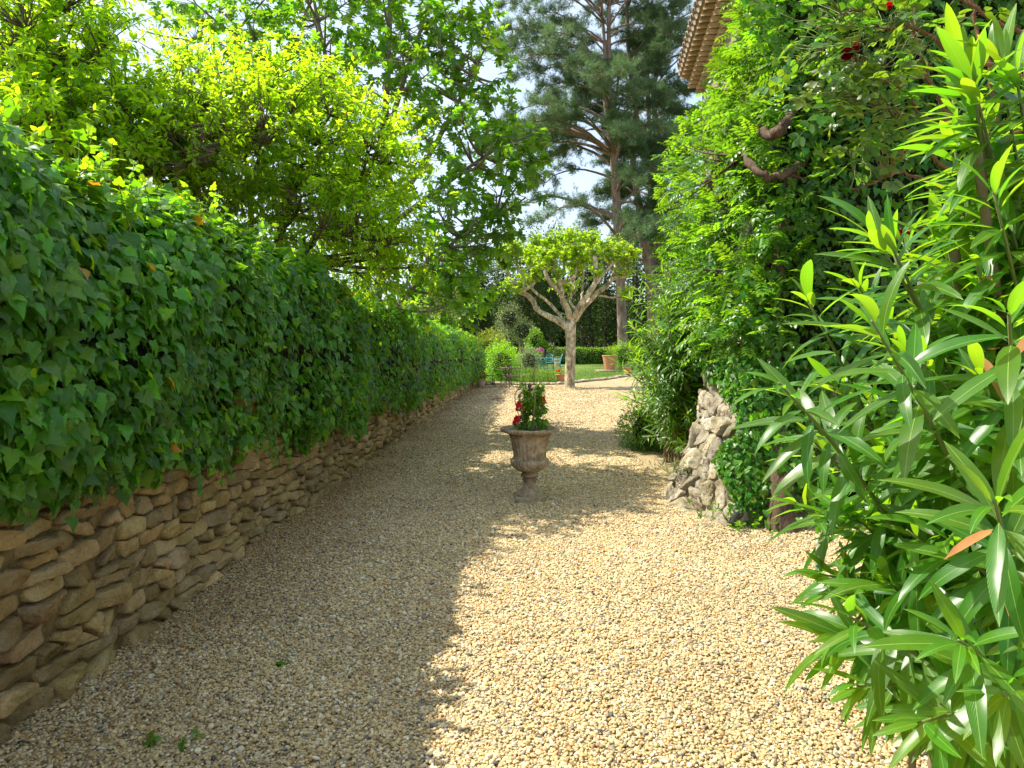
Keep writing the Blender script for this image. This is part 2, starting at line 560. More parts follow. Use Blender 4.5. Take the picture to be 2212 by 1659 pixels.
# ------------------------------------------------------------------ leaves
def blade(Wd=0.2, k=3, fold=0.2, droop=0.5, a=0.85, b=0.8, tint=(1, 1, 1), twist=0.0, wavy=0.0):
    """a leaf of length 1 along +y, upper side +z, three points across"""
    ts = np.linspace(0, 1, k + 2)
    th = droop * ts
    y = np.concatenate([[0], np.cumsum(np.cos((th[1:] + th[:-1]) / 2) * np.diff(ts))])
    z = -np.concatenate([[0], np.cumsum(np.sin((th[1:] + th[:-1]) / 2) * np.diff(ts))])
    w = Wd / 2 * np.sin(np.pi * ts ** a) ** b
    V = [(0, 0, 0)]; UV = [(0.5, 0)]
    for i in range(1, k + 1):
        tw = twist * ts[i]
        wz = wavy * math.sin(i * 2.1)
        for s in (-1, 0, 1):
            x = s * w[i] * math.cos(tw)
            V.append((x, y[i], z[i] + abs(s) * w[i] * fold + s * w[i] * math.sin(tw) + s * wz * Wd))
            UV.append((0.5 + s * w[i] / Wd, ts[i]))
    V.append((0, y[-1], z[-1])); UV.append((0.5, 1))
    T = [(0, 2, 1), (0, 3, 2)]
    for i in range(k - 1):
        p = 1 + 3 * i
        for q in (0, 1):
            T += [(p + q, p + q + 1, p + q + 4), (p + q, p + q + 4, p + q + 3)]
    p = 1 + 3 * (k - 1); e = len(V) - 1
    T += [(p, p + 1, e), (p + 1, p + 2, e)]
    V = np.array(V)
    return dict(V=V, T=np.array(T), UV=np.array(UV), C=np.tile(np.array(tint), (len(V), 1)))


IVY = [(0.10, -0.07), (0.30, -0.10), (0.52, 0.10), (0.36, 0.27), (0.40, 0.44), (0.24, 0.56), (0.11, 0.82), (0, 1.0)]
FIG = [(0.09, -0.06), (0.28, -0.03), (0.44, 0.10), (0.30, 0.24), (0.17, 0.30), (0.40, 0.46), (0.50, 0.62), (0.34, 0.64), (0.13, 0.52), (0.19, 0.74), (0.15, 0.92), (0, 1.0)]
PLANE = [(0.10, -0.05), (0.32, -0.04), (0.54, 0.06), (0.38, 0.20), (0.30, 0.30), (0.64, 0.56), (0.36, 0.62), (0.20, 0.60), (0.18, 0.80), (0, 1.0)]


def lobed(outline, c=(0, 0.36), fold=0.2, cup=0.25, droop=0.3, tint=(1, 1, 1), ring=False, seed=0):
    r = np.random.default_rng(seed)
    right = list(outline)
    left = [(-x, y) for x, y in reversed(outline[:-1])]
    pts = np.array([(0, 0)] + right + left)
    pts = pts + r.normal(size=pts.shape) * 0.018
    pts[0] = 0
    n = len(pts)
    if ring:
        inner = pts * 0.55 + np.array(c) * 0.45
        V2 = np.concatenate([[c], inner, pts])
        T = []
        for i in range(n):
            j = (i + 1) % n
            T += [(0, 1 + i, 1 + j), (1 + i, 1 + n + i, 1 + n + j), (1 + i, 1 + n + j, 1 + j)]
    else:
        V2 = np.concatenate([[c], pts])
        T = [(0, 1 + i, 1 + (i + 1) % n) for i in range(n)]
    x, y = V2[:, 0], V2[:, 1]
    z = np.abs(x) * fold - droop * y * y - cup * x * x + 0.04 * np.sin(x * 9 + seed) * np.cos(y * 7)
    V = np.stack([x, y, z], 1)
    return dict(V=V, T=np.array(T), UV=np.stack([x + 0.5, y], 1), C=np.tile(np.array(tint), (len(V), 1)))


def compound(pairs, leaflet, gap=0.2, petiole=0.25, spread=1.0, size=0.34, sag=0.15):
    """pinnate leaf of length about 1: leaflets joined along a stalk"""
    V, T, UV, C, n = [], [], [], [], 0
    items = []
    for i in range(pairs):
        t = petiole + (1 - petiole - size * 0.6) * i / max(pairs - 1, 1) * 0.95
        for s in (-1, 1):
            items.append((t, s * spread, size * (1 - 0.15 * abs(i - pairs / 2) / pairs)))
    items.append((1 - size * 0.75, 0, size * 1.1))
    for t, a, sc in items:
        ca, sa = math.cos(a), math.sin(a)
        v = leaflet['V'] * sc
        w = np.stack([v[:, 0] * ca + v[:, 1] * sa, -v[:, 0] * sa + v[:, 1] * ca + t, v[:, 2] - sag * t * t], 1)
        V.append(w); T.append(leaflet['T'] + n); UV.append(leaflet['UV']); C.append(leaflet['C']); n += len(w)
    st = np.array([(0, t, -sag * t * t) for t in np.linspace(0, 0.9, 4)])
    v, q, u = tubes(st, np.full(4, 0.008), 3)
    V.append(v); T.append(q + n); UV.append(u * 0 + 0.5); C.append(np.ones((len(v), 3)))
    return dict(V=np.concatenate(V), T=np.concatenate(T), UV=np.concatenate(UV), C=np.concatenate(C))


def tints(k, spread=0.25, warm=0.2):
    out = []
    for i in range(k):
        g = 1 + rng.normal() * spread * 0.6
        w = 1 + rng.normal() * warm
        out.append((max(0.3, g * w), max(0.35, g), max(0.3, g * (1 + rng.normal() * 0.1))))
    return out


def frames(dirs, nrm):
    y = unit(dirs)
    x = unit(np.cross(y, nrm))
    z = np.cross(x, y)
    return np.stack([x, y, z], -1)


def in_view(p, m=60):
    d = np.maximum(p[:, 1], 0.05)
    px = CX + p[:, 0] / d * F
    py = HY - (p[:, 2] - H) / d * F
    return (p[:, 1] > 0.3) & (px > -m) & (px < 2212 + m) & (py > -m) & (py < 1659 + m)


def foliage(parent, variants, pos, R, scale, mat, nparts=300, part='leaf', stuff='foliage', tintv=None, score=None):
    """the nparts leaves that show largest become objects of their own, the rest one mesh"""
    pos = np.asarray(pos, float); n = len(pos)
    scale = np.broadcast_to(np.asarray(scale, float), (n,))
    vi = rng.integers(0, len(variants), n)
    RS = R * scale[:, None, None]
    single = np.zeros(n, bool)
    if nparts:
        ok = in_view(pos, 0)
        key = np.linalg.norm(pos - np.array([0, 0, H]), axis=1) / scale * scale.mean()
        if score is not None: key = key - score
        key = np.where(ok, key, 1e9)
        idx = np.argsort(key)[:nparts]
        idx = idx[key[idx] < 1e8]
        single[idx] = True
        mes = [mesh_np(part, v['V'], v['T'], v['UV'], v['C'], mat) for v in variants]
        for i in idx:
            o = bpy.data.objects.new(part, mes[vi[i]])
            COL.objects.link(o)
            m = np.eye(4); m[:3, :3] = RS[i]; m[:3, 3] = pos[i]
            adopt(o, parent)
            o.matrix_basis = Matrix(m.tolist())
    tm = TM()
    for k, v in enumerate(variants):
        idx = np.where((vi == k) & ~single)[0]
        if not len(idx): continue
        VV = np.einsum('nij,kj->nki', RS[idx], v['V']) + pos[idx][:, None, :]
        nv = len(v['V'])
        TT = v['T'][None] + (np.arange(len(idx)) * nv)[:, None, None]
        CC = np.tile(v['C'][None], (len(idx), 1, 1))
        if tintv is not None: CC = CC * tintv[idx][:, None, :]
        tm.add(VV.reshape(-1, 3), TT.reshape(-1, 3), np.tile(v['UV'], (len(idx), 1)), CC.reshape(-1, 3))
    if tm.n:
        return tm.build(stuff, mat, parent, True, 'stuff')


def twig_leaves(P0, D, L, n, sag=0.15, out=1.0, grav=0.35, upn=1.0, jit=0.35):
    """leaf positions, directions and normals along many twigs"""
    Mn = len(P0)
    t = (np.arange(n) + 0.5) / n
    t = 0.12 + 0.88 * t[None, :] + rng.normal(size=(Mn, n)) * 0.03
    ref = np.where(np.abs(D[:, 2:3]) > 0.85, np.array([[1.0, 0, 0]]), np.array([[0, 0, 1.0]]))
    u = unit(np.cross(D, ref)); v = np.cross(D, u)
    pos = P0[:, None] + D[:, None] * (L[:, None] * t)[..., None]
    pos[..., 2] -= (sag * L[:, None] * t * t)
    az = np.arange(n)[None] * 2.4 + rng.uniform(0, 6.28, (Mn, 1)) + rng.normal(size=(Mn, n)) * 0.4
    side = u[:, None] * np.cos(az)[..., None] + v[:, None] * np.sin(az)[..., None]
    side = side + D[:, None] * (0.5 + 0.8 * (t - 0.5))[..., None]
    d = unit(side * out + np.array([0, 0, -grav]) + rng.normal(size=(Mn, n, 3)) * jit)
    nr = unit(np.array([0, 0, upn]) + side * 0.3 + rng.normal(size=(Mn, n, 3)) * jit)
    return pos.reshape(-1, 3), d.reshape(-1, 3), nr.reshape(-1, 3)


def blob_points(blobs, n, shell=0.6, seed=1):
    """points in a union of ellipsoids, gathered towards their skins"""
    vol = np.array([b[1][0] * b[1][1] * b[1][2] for b in blobs]) ** 0.75
    k = rng.choice(len(blobs), n, p=vol / vol.sum())
    c = np.array([b[0] for b in blobs], float)[k]
    r = np.array([b[1] for b in blobs], float)[k]
    u = unit(rng.normal(size=(n, 3)))
    q = 1 - shell * rng.random(n) ** 1.4
    q = q * (1 + 0.14 * sines(u * 2.4 + c, 1.6, seed))
    return c + u * r * q[:, None], u


def branch_net(root_samples, hubs, K=6, r0=0.03, r1=0.008, lift=0.15):
    """a curved tube from the nearest root sample to each hub"""
    d = np.linalg.norm(hubs[:, None] - root_samples[None], axis=2)
    d = d + np.maximum(0, root_samples[None, :, 2] - hubs[:, None, 2]) * 1.2
    q = root_samples[np.argmin(d, 1)]
    t = np.linspace(0, 1, K)[None, :, None]
    mid = (q + hubs) / 2 + np.array([0, 0, -1]) * lift * np.linalg.norm(hubs - q, axis=1)[:, None] + rng.normal(size=q.shape) * 0.05
    pts = (1 - t) ** 2 * q[:, None] + 2 * t * (1 - t) * mid[:, None] + t ** 2 * hubs[:, None]
    rad = np.linspace(r0, r1, K)[None] * np.ones((len(hubs), 1))
    return pts, rad


def leafy_tree(name, label, cat, base, limbs, blobs, nhub, ntwig, twigL, nleaf, variants, lscale, mat, bark, group=None,
               nparts=300, shell=0.6, updir=0.4, grav=0.35, sag=0.15, tintf=None, out=1.0, fruit=None, upn=1.0, lobes=0):
    root = thing(name, label, cat, base, group)
    samples = []
    for i, (pts, r0, r1) in enumerate(limbs):
        c = spline(pts, 14)
        samples.append(c)
        tm = TM()
        tm.add(*tubes(c, np.linspace(r0, r1, 14), 8))
        tm.build('trunk' if i == 0 else 'limb', bark, root)
    samples = np.concatenate(samples)
    if lobes:
        sub = []
        for c, q in blobs:
            c = np.array(c); q = np.array(q)
            sub.append((c, q * 0.62))
            for _ in range(lobes):
                u = unit(rng.normal(size=3) + np.array([0.25, -0.3, 0.15]))
                k = rng.uniform(0.28, 0.48)
                sub.append((c + u * q * rng.uniform(0.7, 0.95), tuple(q.mean() * k * np.array([1.25, 1.25, 0.62]))))
        blobs = sub
    hubs, _ = blob_points(blobs, nhub, 0.8)
    hp, hr = branch_net(samples, hubs, 7, 0.03, 0.012, 0.12)
    tm = TM()
    tm.add(*tubes(hp, hr, 5))
    hs = np.concatenate([samples, hp[:, 3:].reshape(-1, 3)])
    tw, u = blob_points(blobs, ntwig, shell)
    tp, tr = branch_net(hs, tw, 5, 0.009, 0.004, 0.06)
    D = unit(u * 0.8 + np.array([0, 0, updir]) + rng.normal(size=u.shape) * 0.35 + unit(tp[:, -1] - tp[:, -2]) * 0.5)
    L = twigL * rng.uniform(0.6, 1.3, ntwig)
    t = np.linspace(0, 1, 4)
    q = tw[:, None] + D[:, None] * (L[:, None] * t)[..., None]
    q[..., 2] -= sag * L[:, None] * t * t
    tm.add(*tubes(tp, tr, 3))
    tm.add(*tubes(q, np.linspace(0.0045, 0.0015, 4)[None] * np.ones((ntwig, 1)), 3))
    tm.build('twigs', bark, root, True, 'stuff')
    pos, d, nr = twig_leaves(tw, D, L, nleaf, sag, out, grav, upn)
    sc = lscale * rng.uniform(0.6, 1.2, len(pos))
    tv = np.ones((len(pos), 3)) * (1 + 0.22 * sines(pos, 1.3, 5))[:, None]
    if tintf is not None: tv = tv * tintf(pos)
    foliage(root, variants, pos, frames(d, nr), sc, mat, nparts, tintv=tv)
    if fruit:
        i = rng.choice(len(pos), fruit[0], replace=False)
        v, T, uv = lathe([(0, 0), (0.5, 0.25), (0.62, 0.6), (0.45, 0.95), (0, 1.05)], 6)
        tmf = TM()
        for j in i:
            tmf.add(v * fruit[1] + pos[j] - np.array([0, 0, fruit[1]]), T, uv)
        tmf.build('figs', fruit[2], root, True, 'stuff')
    return root


# ------------------------------------------------------------------ ground, gravel, lawn
def sheet(name, xs, ys, zf, mat, kind='structure'):
    X, Y = np.meshgrid(xs, ys)
    Z = zf(X, Y)
    V = np.stack([X, Y, Z], -1).reshape(-1, 3)
    nx = len(xs)
    i = (np.arange(len(ys) - 1)[:, None] * nx + np.arange(nx - 1)[None]).ravel()
    T = np.concatenate([np.stack([i, i + 1, i + nx + 1], 1), np.stack([i, i + nx + 1, i + nx], 1)])
    tm = TM(); tm.add(V, T)
    o = tm.build(name, mat)
    o['kind'] = kind
    return o


def xw(d):
    return np.interp(d, [-4, 2.7, 5.6, 8.6, 14, 21, 26, 29], [-1.97, -1.99, -2.02, -1.96, -1.84, -1.71, -1.57, -1.42])


sheet('ground', np.array([-600, -60, 0, 60, 600.0]), np.array([-200, -20, 60, 200, 1500.0]), lambda x, y: x * 0 - 0.03, M['earth'])
edge_pts = np.array([(-1.7, 28.3), (-0.3, 28.4), (1.9, 28.4), (2.7, 29.8), (4.5, 33.0), (6.8, 38.0), (12.0, 45.0)])


def lawn_edge(x):
    return np.interp(x, edge_pts[:, 0], edge_pts[:, 1])


def gz(X, Y):
    return 0.012 * np.sin(X * 1.7 + Y * 0.9) * np.sin(Y * 1.1 - X * 0.6) + 0.006 * np.sin(X * 5 + 1.3 * np.sin(Y * 2.2))


sheet('gravel_drive', np.linspace(-3.2, 14, 70), np.linspace(-4, 46, 160), gz, M['gravel'])
# lawn: a strip mesh behind the stone edging, gently rising
xs = np.linspace(-6, 40, 140); vs = np.linspace(0, 1, 50)
Xl = np.repeat(xs[None], 50, 0); Yl = lawn_edge(xs)[None] + (72 - lawn_edge(xs)[None]) * vs[:, None] ** 1.5


def lawn_z(x, y):
    return 0.045 + np.clip(y - 28, 0, 60) * 0.0065 + 0.015 * np.sin(x * 0.8 + y * 0.5)


Vl = np.stack([Xl, Yl, lawn_z(Xl, Yl)], -1).reshape(-1, 3)
i = (np.arange(49)[:, None] * 140 + np.arange(139)[None]).ravel()
tm = TM(); tm.add(Vl, np.concatenate([np.stack([i, i + 1, i + 141], 1), np.stack([i, i + 141, i + 140], 1)]))
tm.build('lawn', M['lawn'])['kind'] = 'structure'

# pebbles: one scatter of rounded stones, dense near the camera
def pebbles():
    out = []
    for d0, d1, dens, sz in ((1.4, 4.5, 13000, 0.0059), (4.5, 8.0, 10500, 0.0065), (8.0, 13.0, 5400, 0.0080), (13.0, 19.0, 2300, 0.0105), (19.0, 27.5, 1200, 0.0125)):
        x0, x1 = -2.1, 3.4
        n = int((d1 - d0) * (x1 - x0) * dens)
        x = rng.uniform(x0, x1, n); y = rng.uniform(d0, d1, n)
        px = CX + x / y * F
        k = (px > -260) & (px < 2212 + 200) & (x > xw(y) + 0.0)
        k &= ~((x > 1.75) & (y > 7.2) & (y < 12))
        k &= rng.random(n) < np.clip((28.5 - y) / 11, 0, 1)
        x, y = x[k], y[k]
        n = len(x)
        s = sz * np.exp(rng.normal(size=n) * 0.27)
        scl = np.stack([s * rng.uniform(0.95, 1.45, n), s * rng.uniform(0.8, 1.1, n), s * rng.uniform(0.5, 0.8, n)], 1)
        rot = np.stack([rng.normal(size=n) * 0.35, rng.normal(size=n) * 0.35, rng.uniform(0, 6.28, n)], 1)
        z = gz(x, y) + scl[:, 2] * 0.35 + rng.random(n) ** 2 * 0.011
        out.append((np.stack([x, y, z], 1), rot, scl))
    return [np.concatenate(q) for q in zip(*out)]


pp, pr, ps = pebbles()
me = bpy.data.meshes.new('gravel')
me.vertices.add(len(pp))
me.vertices.foreach_set('co', pp.astype(np.float32).ravel())
ci = rng.choice(7, len(pp), p=PALW / PALW.sum())
pc = PAL[ci] * rng.uniform(0.72, 1.22, (len(pp), 1)) * (1 + 0.10 * sines(pp, 2.2, 9))[:, None]
for nm, tp, arr in (('rot', 'FLOAT_VECTOR', pr), ('scl', 'FLOAT_VECTOR', ps)):
    at = me.attributes.new(nm, tp, 'POINT')
    at.data.foreach_set('vector', arr.astype(np.float32).ravel())
at = me.attributes.new('tint', 'FLOAT_COLOR', 'POINT')
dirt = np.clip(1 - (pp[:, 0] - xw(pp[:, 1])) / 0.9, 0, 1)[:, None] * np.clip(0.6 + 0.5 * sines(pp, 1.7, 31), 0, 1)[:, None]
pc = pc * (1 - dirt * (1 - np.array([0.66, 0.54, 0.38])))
at.data.foreach_set('color', np.concatenate([pc, np.ones((len(pp), 1))], 1).astype(np.float32).ravel())
gravel = bpy.data.objects.new('gravel', me)
COL.objects.link(gravel)
gravel['kind'] = 'stuff'
gravel['label'] = 'loose rounded cream and tan gravel covering the drive'
gravel['category'] = 'gravel'
ng = bpy.data.node_groups.new('pebble_scatter', 'GeometryNodeTree')
ng.interface.new_socket('Geometry', in_out='INPUT', socket_type='NodeSocketGeometry')
ng.interface.new_socket('Geometry', in_out='OUTPUT', socket_type='NodeSocketGeometry')
gi = ng.nodes.new('NodeGroupInput'); go = ng.nodes.new('NodeGroupOutput')
m2p = ng.nodes.new('GeometryNodeMeshToPoints')
ico = ng.nodes.new('GeometryNodeMeshIcoSphere'); ico.inputs['Radius'].default_value = 1; ico.inputs['Subdivisions'].default_value = 2
sm = ng.nodes.new('GeometryNodeSetShadeSmooth')
smt = ng.nodes.new('GeometryNodeSetMaterial'); smt.inputs['Material'].default_value = M['pebble']
iop = ng.nodes.new('GeometryNodeInstanceOnPoints')
na = ng.nodes.new('GeometryNodeInputNamedAttribute'); na.data_type = 'FLOAT_VECTOR'; na.inputs['Name'].default_value = 'rot'
nb = ng.nodes.new('GeometryNodeInputNamedAttribute'); nb.data_type = 'FLOAT_VECTOR'; nb.inputs['Name'].default_value = 'scl'
lk = ng.links.new
lk(gi.outputs[0], m2p.inputs['Mesh']); lk(m2p.outputs[0], iop.inputs['Points'])
lk(ico.outputs['Mesh'], sm.inputs['Geometry']); lk(sm.outputs[0], smt.inputs['Geometry']); lk(smt.outputs[0], iop.inputs['Instance'])
lk(na.outputs[0], iop.inputs['Rotation']); lk(nb.outputs[0], iop.inputs['Scale'])
lk(iop.outputs[0], go.inputs[0])
md = gravel.modifiers.new('scatter', 'NODES')
md.node_group = ng

# ------------------------------------------------------------------ rubble wall on the left
def clip_poly(poly, n, c):
    """keep the side where p.n <= c"""
    out = []
    m = len(poly)
    for i in range(m):
        a, b = poly[i], poly[(i + 1) % m]
        da, db = a @ n - c, b @ n - c
        if da <= 0: out.append(a)
        if da * db < 0:
            out.append(a + (b - a) * (da / (da - db)))
    return out


def cells(seeds, ax=0.55, rad=0.5):
    s = seeds * np.array([ax, 1.0])
    res = []
    for i in range(len(s)):
        dv = s - s[i]
        dd = (dv ** 2).sum(1)
        near = np.argsort(dd)[1:22]
        poly = [s[i] + np.array(q) * rad for q in ((-1, -1), (1, -1), (1, 1), (-1, 1))]
        for j in near:
            n = s[j] - s[i]
            poly = clip_poly(poly, n, ((s[i] + s[j]) / 2) @ n)
            if len(poly) < 3: break
        res.append(np.array(poly) / np.array([ax, 1.0]) if len(poly) >= 3 else None)
    return res


def smooth_poly(p, n, k=2):
    w = 0.22 if k > 1 else 0.13
    for _ in range(k):
        q = np.roll(p, -1, 0)
        p = np.stack([p * (1 - w) + q * w, p * w + q * (1 - w)], 1).reshape(-1, 2)
    seg = np.linalg.norm(np.roll(p, -1, 0) - p, axis=1)
    cum = np.concatenate([[0], np.cumsum(seg)])
    pc_ = np.concatenate([p, p[:1]])
    t = np.linspace(0, cum[-1], n, endpoint=False)
    return np.stack([np.interp(t, cum, pc_[:, 0]), np.interp(t, cum, pc_[:, 1])], 1)


def stone_mesh(poly, n, proud, mapf, seed, gap=0.010, soft=2):
    r = np.random.default_rng(seed)
    c = poly.mean(0)
    p = smooth_poly(poly, n, soft)
    v = p - c
    L = np.linalg.norm(v, axis=1, keepdims=True)
    p = c + v * np.maximum(0.4, (L - gap) / np.maximum(L, 1e-6))
    v = p - c
    v = v * (1 + 0.05 * np.sin(np.arange(n)[:, None] * 2 * math.pi / n * r.integers(2, 5) + r.uniform(0, 6)))
    tilt = r.normal(size=2) * 0.24
    rings = [(1.0, -0.07), (1.0, proud * 0.45), (0.955, proud * 0.88), (0.82, proud), (0.5, proud * 1.02), (0.25, proud * 1.04)]
    V = []
    for sc, dp in rings:
        q = v * sc
        dep = dp + (q @ tilt if dp > 0 else 0)
        V.append(np.concatenate([c + q, (dep + np.zeros(n))[:, None]], 1))
    V.append(np.array([[c[0], c[1], proud * 1.08]]))
    V = np.concatenate(V)
    V[n:, 2] += 0.22 * proud * sines(V[n:] * np.array([1, 1.6, 1]), 16, seed % 17) + 0.12 * proud * sines(V[n:] * np.array([1, 1.6, 1]), 45, seed % 13)
    V[n:, :2] += 0.004 * np.stack([sines(V[n:], 40, 1), sines(V[n:], 40, 2)], 1)
    T = []
    for k in range(len(rings) - 1):
        for i in range(n):
            a, b = k * n + i, k * n + (i + 1) % n
            T += [(a, b, b + n), (a, b + n, a + n)]
    k = (len(rings) - 1) * n; e = len(V) - 1
    T += [(k + i, k + (i + 1) % n, e) for i in range(n)]
    return mapf(V), np.array(T)


def wall_map(V):
    d, z, dep = V[:, 0], V[:, 1], V[:, 2]
    x = xw(d) - 0.07 * z + dep + 0.03 * np.sin(d * 1.9 + z * 3)
    return np.stack([x, d, z], 1)


def rubble_wall():
    root = thing('stone_wall', 'long low ochre rubble stone wall on the left, under the ivy hedge', 'wall', (-2.2, 8, 0))
    seeds = []
    z = 0.02
    while z < 1.2:
        h = rng.uniform(0.055, 0.125)
        d = -1.5 + rng.uniform(0, 0.3)
        while d < 28.5:
            w = rng.uniform(0.11, 0.36) if rng.random() < 0.72 else rng.uniform(0.05, 0.11)
            zz = z + h / 2 + rng.normal() * 0.013 + 0.03 * math.sin(d * 0.9)
            if zz < np.interp(d, [0, 5, 9, 20, 28], [1.24, 1.14, 1.0, 0.84, 0.78]):
                if rng.random() < 0.18 and h > 0.1:
                    seeds.append((d + w / 2, zz - h * 0.26)); seeds.append((d + w / 2 + rng.normal() * 0.02, zz + h * 0.26))
                else:
                    seeds.append((d + w / 2, zz))
            d += w
        z += h
    seeds = np.array(seeds)
    cl = cells(seeds, 0.40, 0.36)
    order = np.argsort(np.where(seeds[:, 0] > 2.0, seeds[:, 0] + 0 * seeds[:, 1], 1e3 - seeds[:, 0]))
    rest = TM()
    made = 0
    for i in order:
        p = cl[i]
        if p is None: continue
        p = p.copy(); p[:, 1] = np.maximum(p[:, 1], -0.06)
        if (p.max(0) - p.min(0)).min() < 0.03: continue
        pr_ = rng.uniform(0.012, 0.055)
        g = rng.uniform(0.60, 1.10) * (1.25 if rng.random() < 0.10 else 1)
        t = np.array([g * rng.uniform(0.96, 1.06), g, g * rng.uniform(0.85, 1.12)])
        single = made < 300 and seeds[i, 0] > 2.0
        V, T = stone_mesh(p, 22 if single else 12, pr_, wall_map, int(i), rng.uniform(0.004, 0.014), 1 if rng.random() < 0.6 else 2)
        if single:
            TM().add(V, T, None, t).build('stone', M['wall_stone'], root)
            made += 1
        else:
            rest.add(V, T, None, t)
    rest.build('stones', M['wall_stone'], root, True, 'stuff')
    # mortar bed behind the stones
    ds = np.linspace(-2, 29, 500); zs = np.linspace(-0.1, 1.24, 22)
    D, Z = np.meshgrid(ds, zs)
    g = np.stack([D.ravel(), Z.ravel(), np.zeros(D.size)], 1)
    g[:, 2] = -0.012 + 0.016 * sines(g, 14, 3)
    V = wall_map(g)
    i = (np.arange(21)[:, None] * 500 + np.arange(499)[None]).ravel()
    back = V - np.array([0.45, 0, 0])
    tm = TM()
    tm.add(V, np.concatenate([np.stack([i, i + 1, i + 501], 1), np.stack([i, i + 501, i + 500], 1)]))
    tm.add(back, np.concatenate([np.stack([i, i + 501, i + 1], 1), np.stack([i, i + 500, i + 501], 1)]))
    tm.build('mortar', M['mortar'], root)


rubble_wall()

# ------------------------------------------------------------------ ivy hedge on the wall
IVY_V = [lobed(IVY, fold=rng.uniform(0.05, 0.35), cup=rng.uniform(0.1, 0.5), droop=rng.uniform(0.1, 0.45), tint=t, ring=True, seed=k) for k, t in enumerate(tints(14, 0.42, 0.2))]
IVY_S = [lobed(IVY, fold=rng.uniform(0.05, 0.35), cup=rng.uniform(0.1, 0.5), droop=rng.uniform(0.1, 0.45), tint=t, seed=k + 30) for k, t in enumerate(tints(14, 0.42, 0.2))]


def hedge_dims(d):
    zb = np.interp(d, [-2, 2.7, 5.5, 8.6, 14, 21, 28], [1.16, 1.09, 0.93, 0.78, 0.65, 0.52, 0.46])
    zt = np.interp(d, [-2, 2.5, 6.5, 7.8, 9, 10.5, 14.5, 24, 28], [2.50, 2.50, 2.48, 2.44, 2.20, 2.26, 2.17, 2.10, 2.05])
    bul = np.interp(d, [-2, 3, 6, 7.7, 8.6, 12, 20, 28], [0.19, 0.19, 0.19, 0.34, 0.18, 0.22, 0.31, 0.36])
    return zb, zt, bul


def hedge_surface(d, u, scale=1.0):
    """u 0..1 from the lower front lip over the top to the back"""
    zb, zt, bul = hedge_dims(d)
    phi = -0.95 + u * (2.75 + 0.95)
    e = np.where(phi > 0, 1.0, 0.5)
    cx = xw(d) - 0.50
    A = (0.50 + bul) * scale
    zc = zb + 0.42 * (zt - zb)
    B = (zt - zc) * scale
    B = np.where(phi < 0, (zc - zb) * 1.42 * scale, B)
    c, s = np.cos(phi), np.sin(phi)
    x = cx + A * np.sign(c) * np.abs(c) ** e
    z = zc + B * np.sign(s) * np.abs(s) ** np.where(phi > 0, 1.0, 0.75)
    nrm = unit(np.stack([np.where(phi > 0, c / A, np.sign(c) * np.abs(c) ** 1.3), np.zeros_like(c), np.where(phi > 0, s / B, -np.abs(s) ** 1.3 + 0.1)], -1))
    return np.stack([x, d, z], -1), nrm


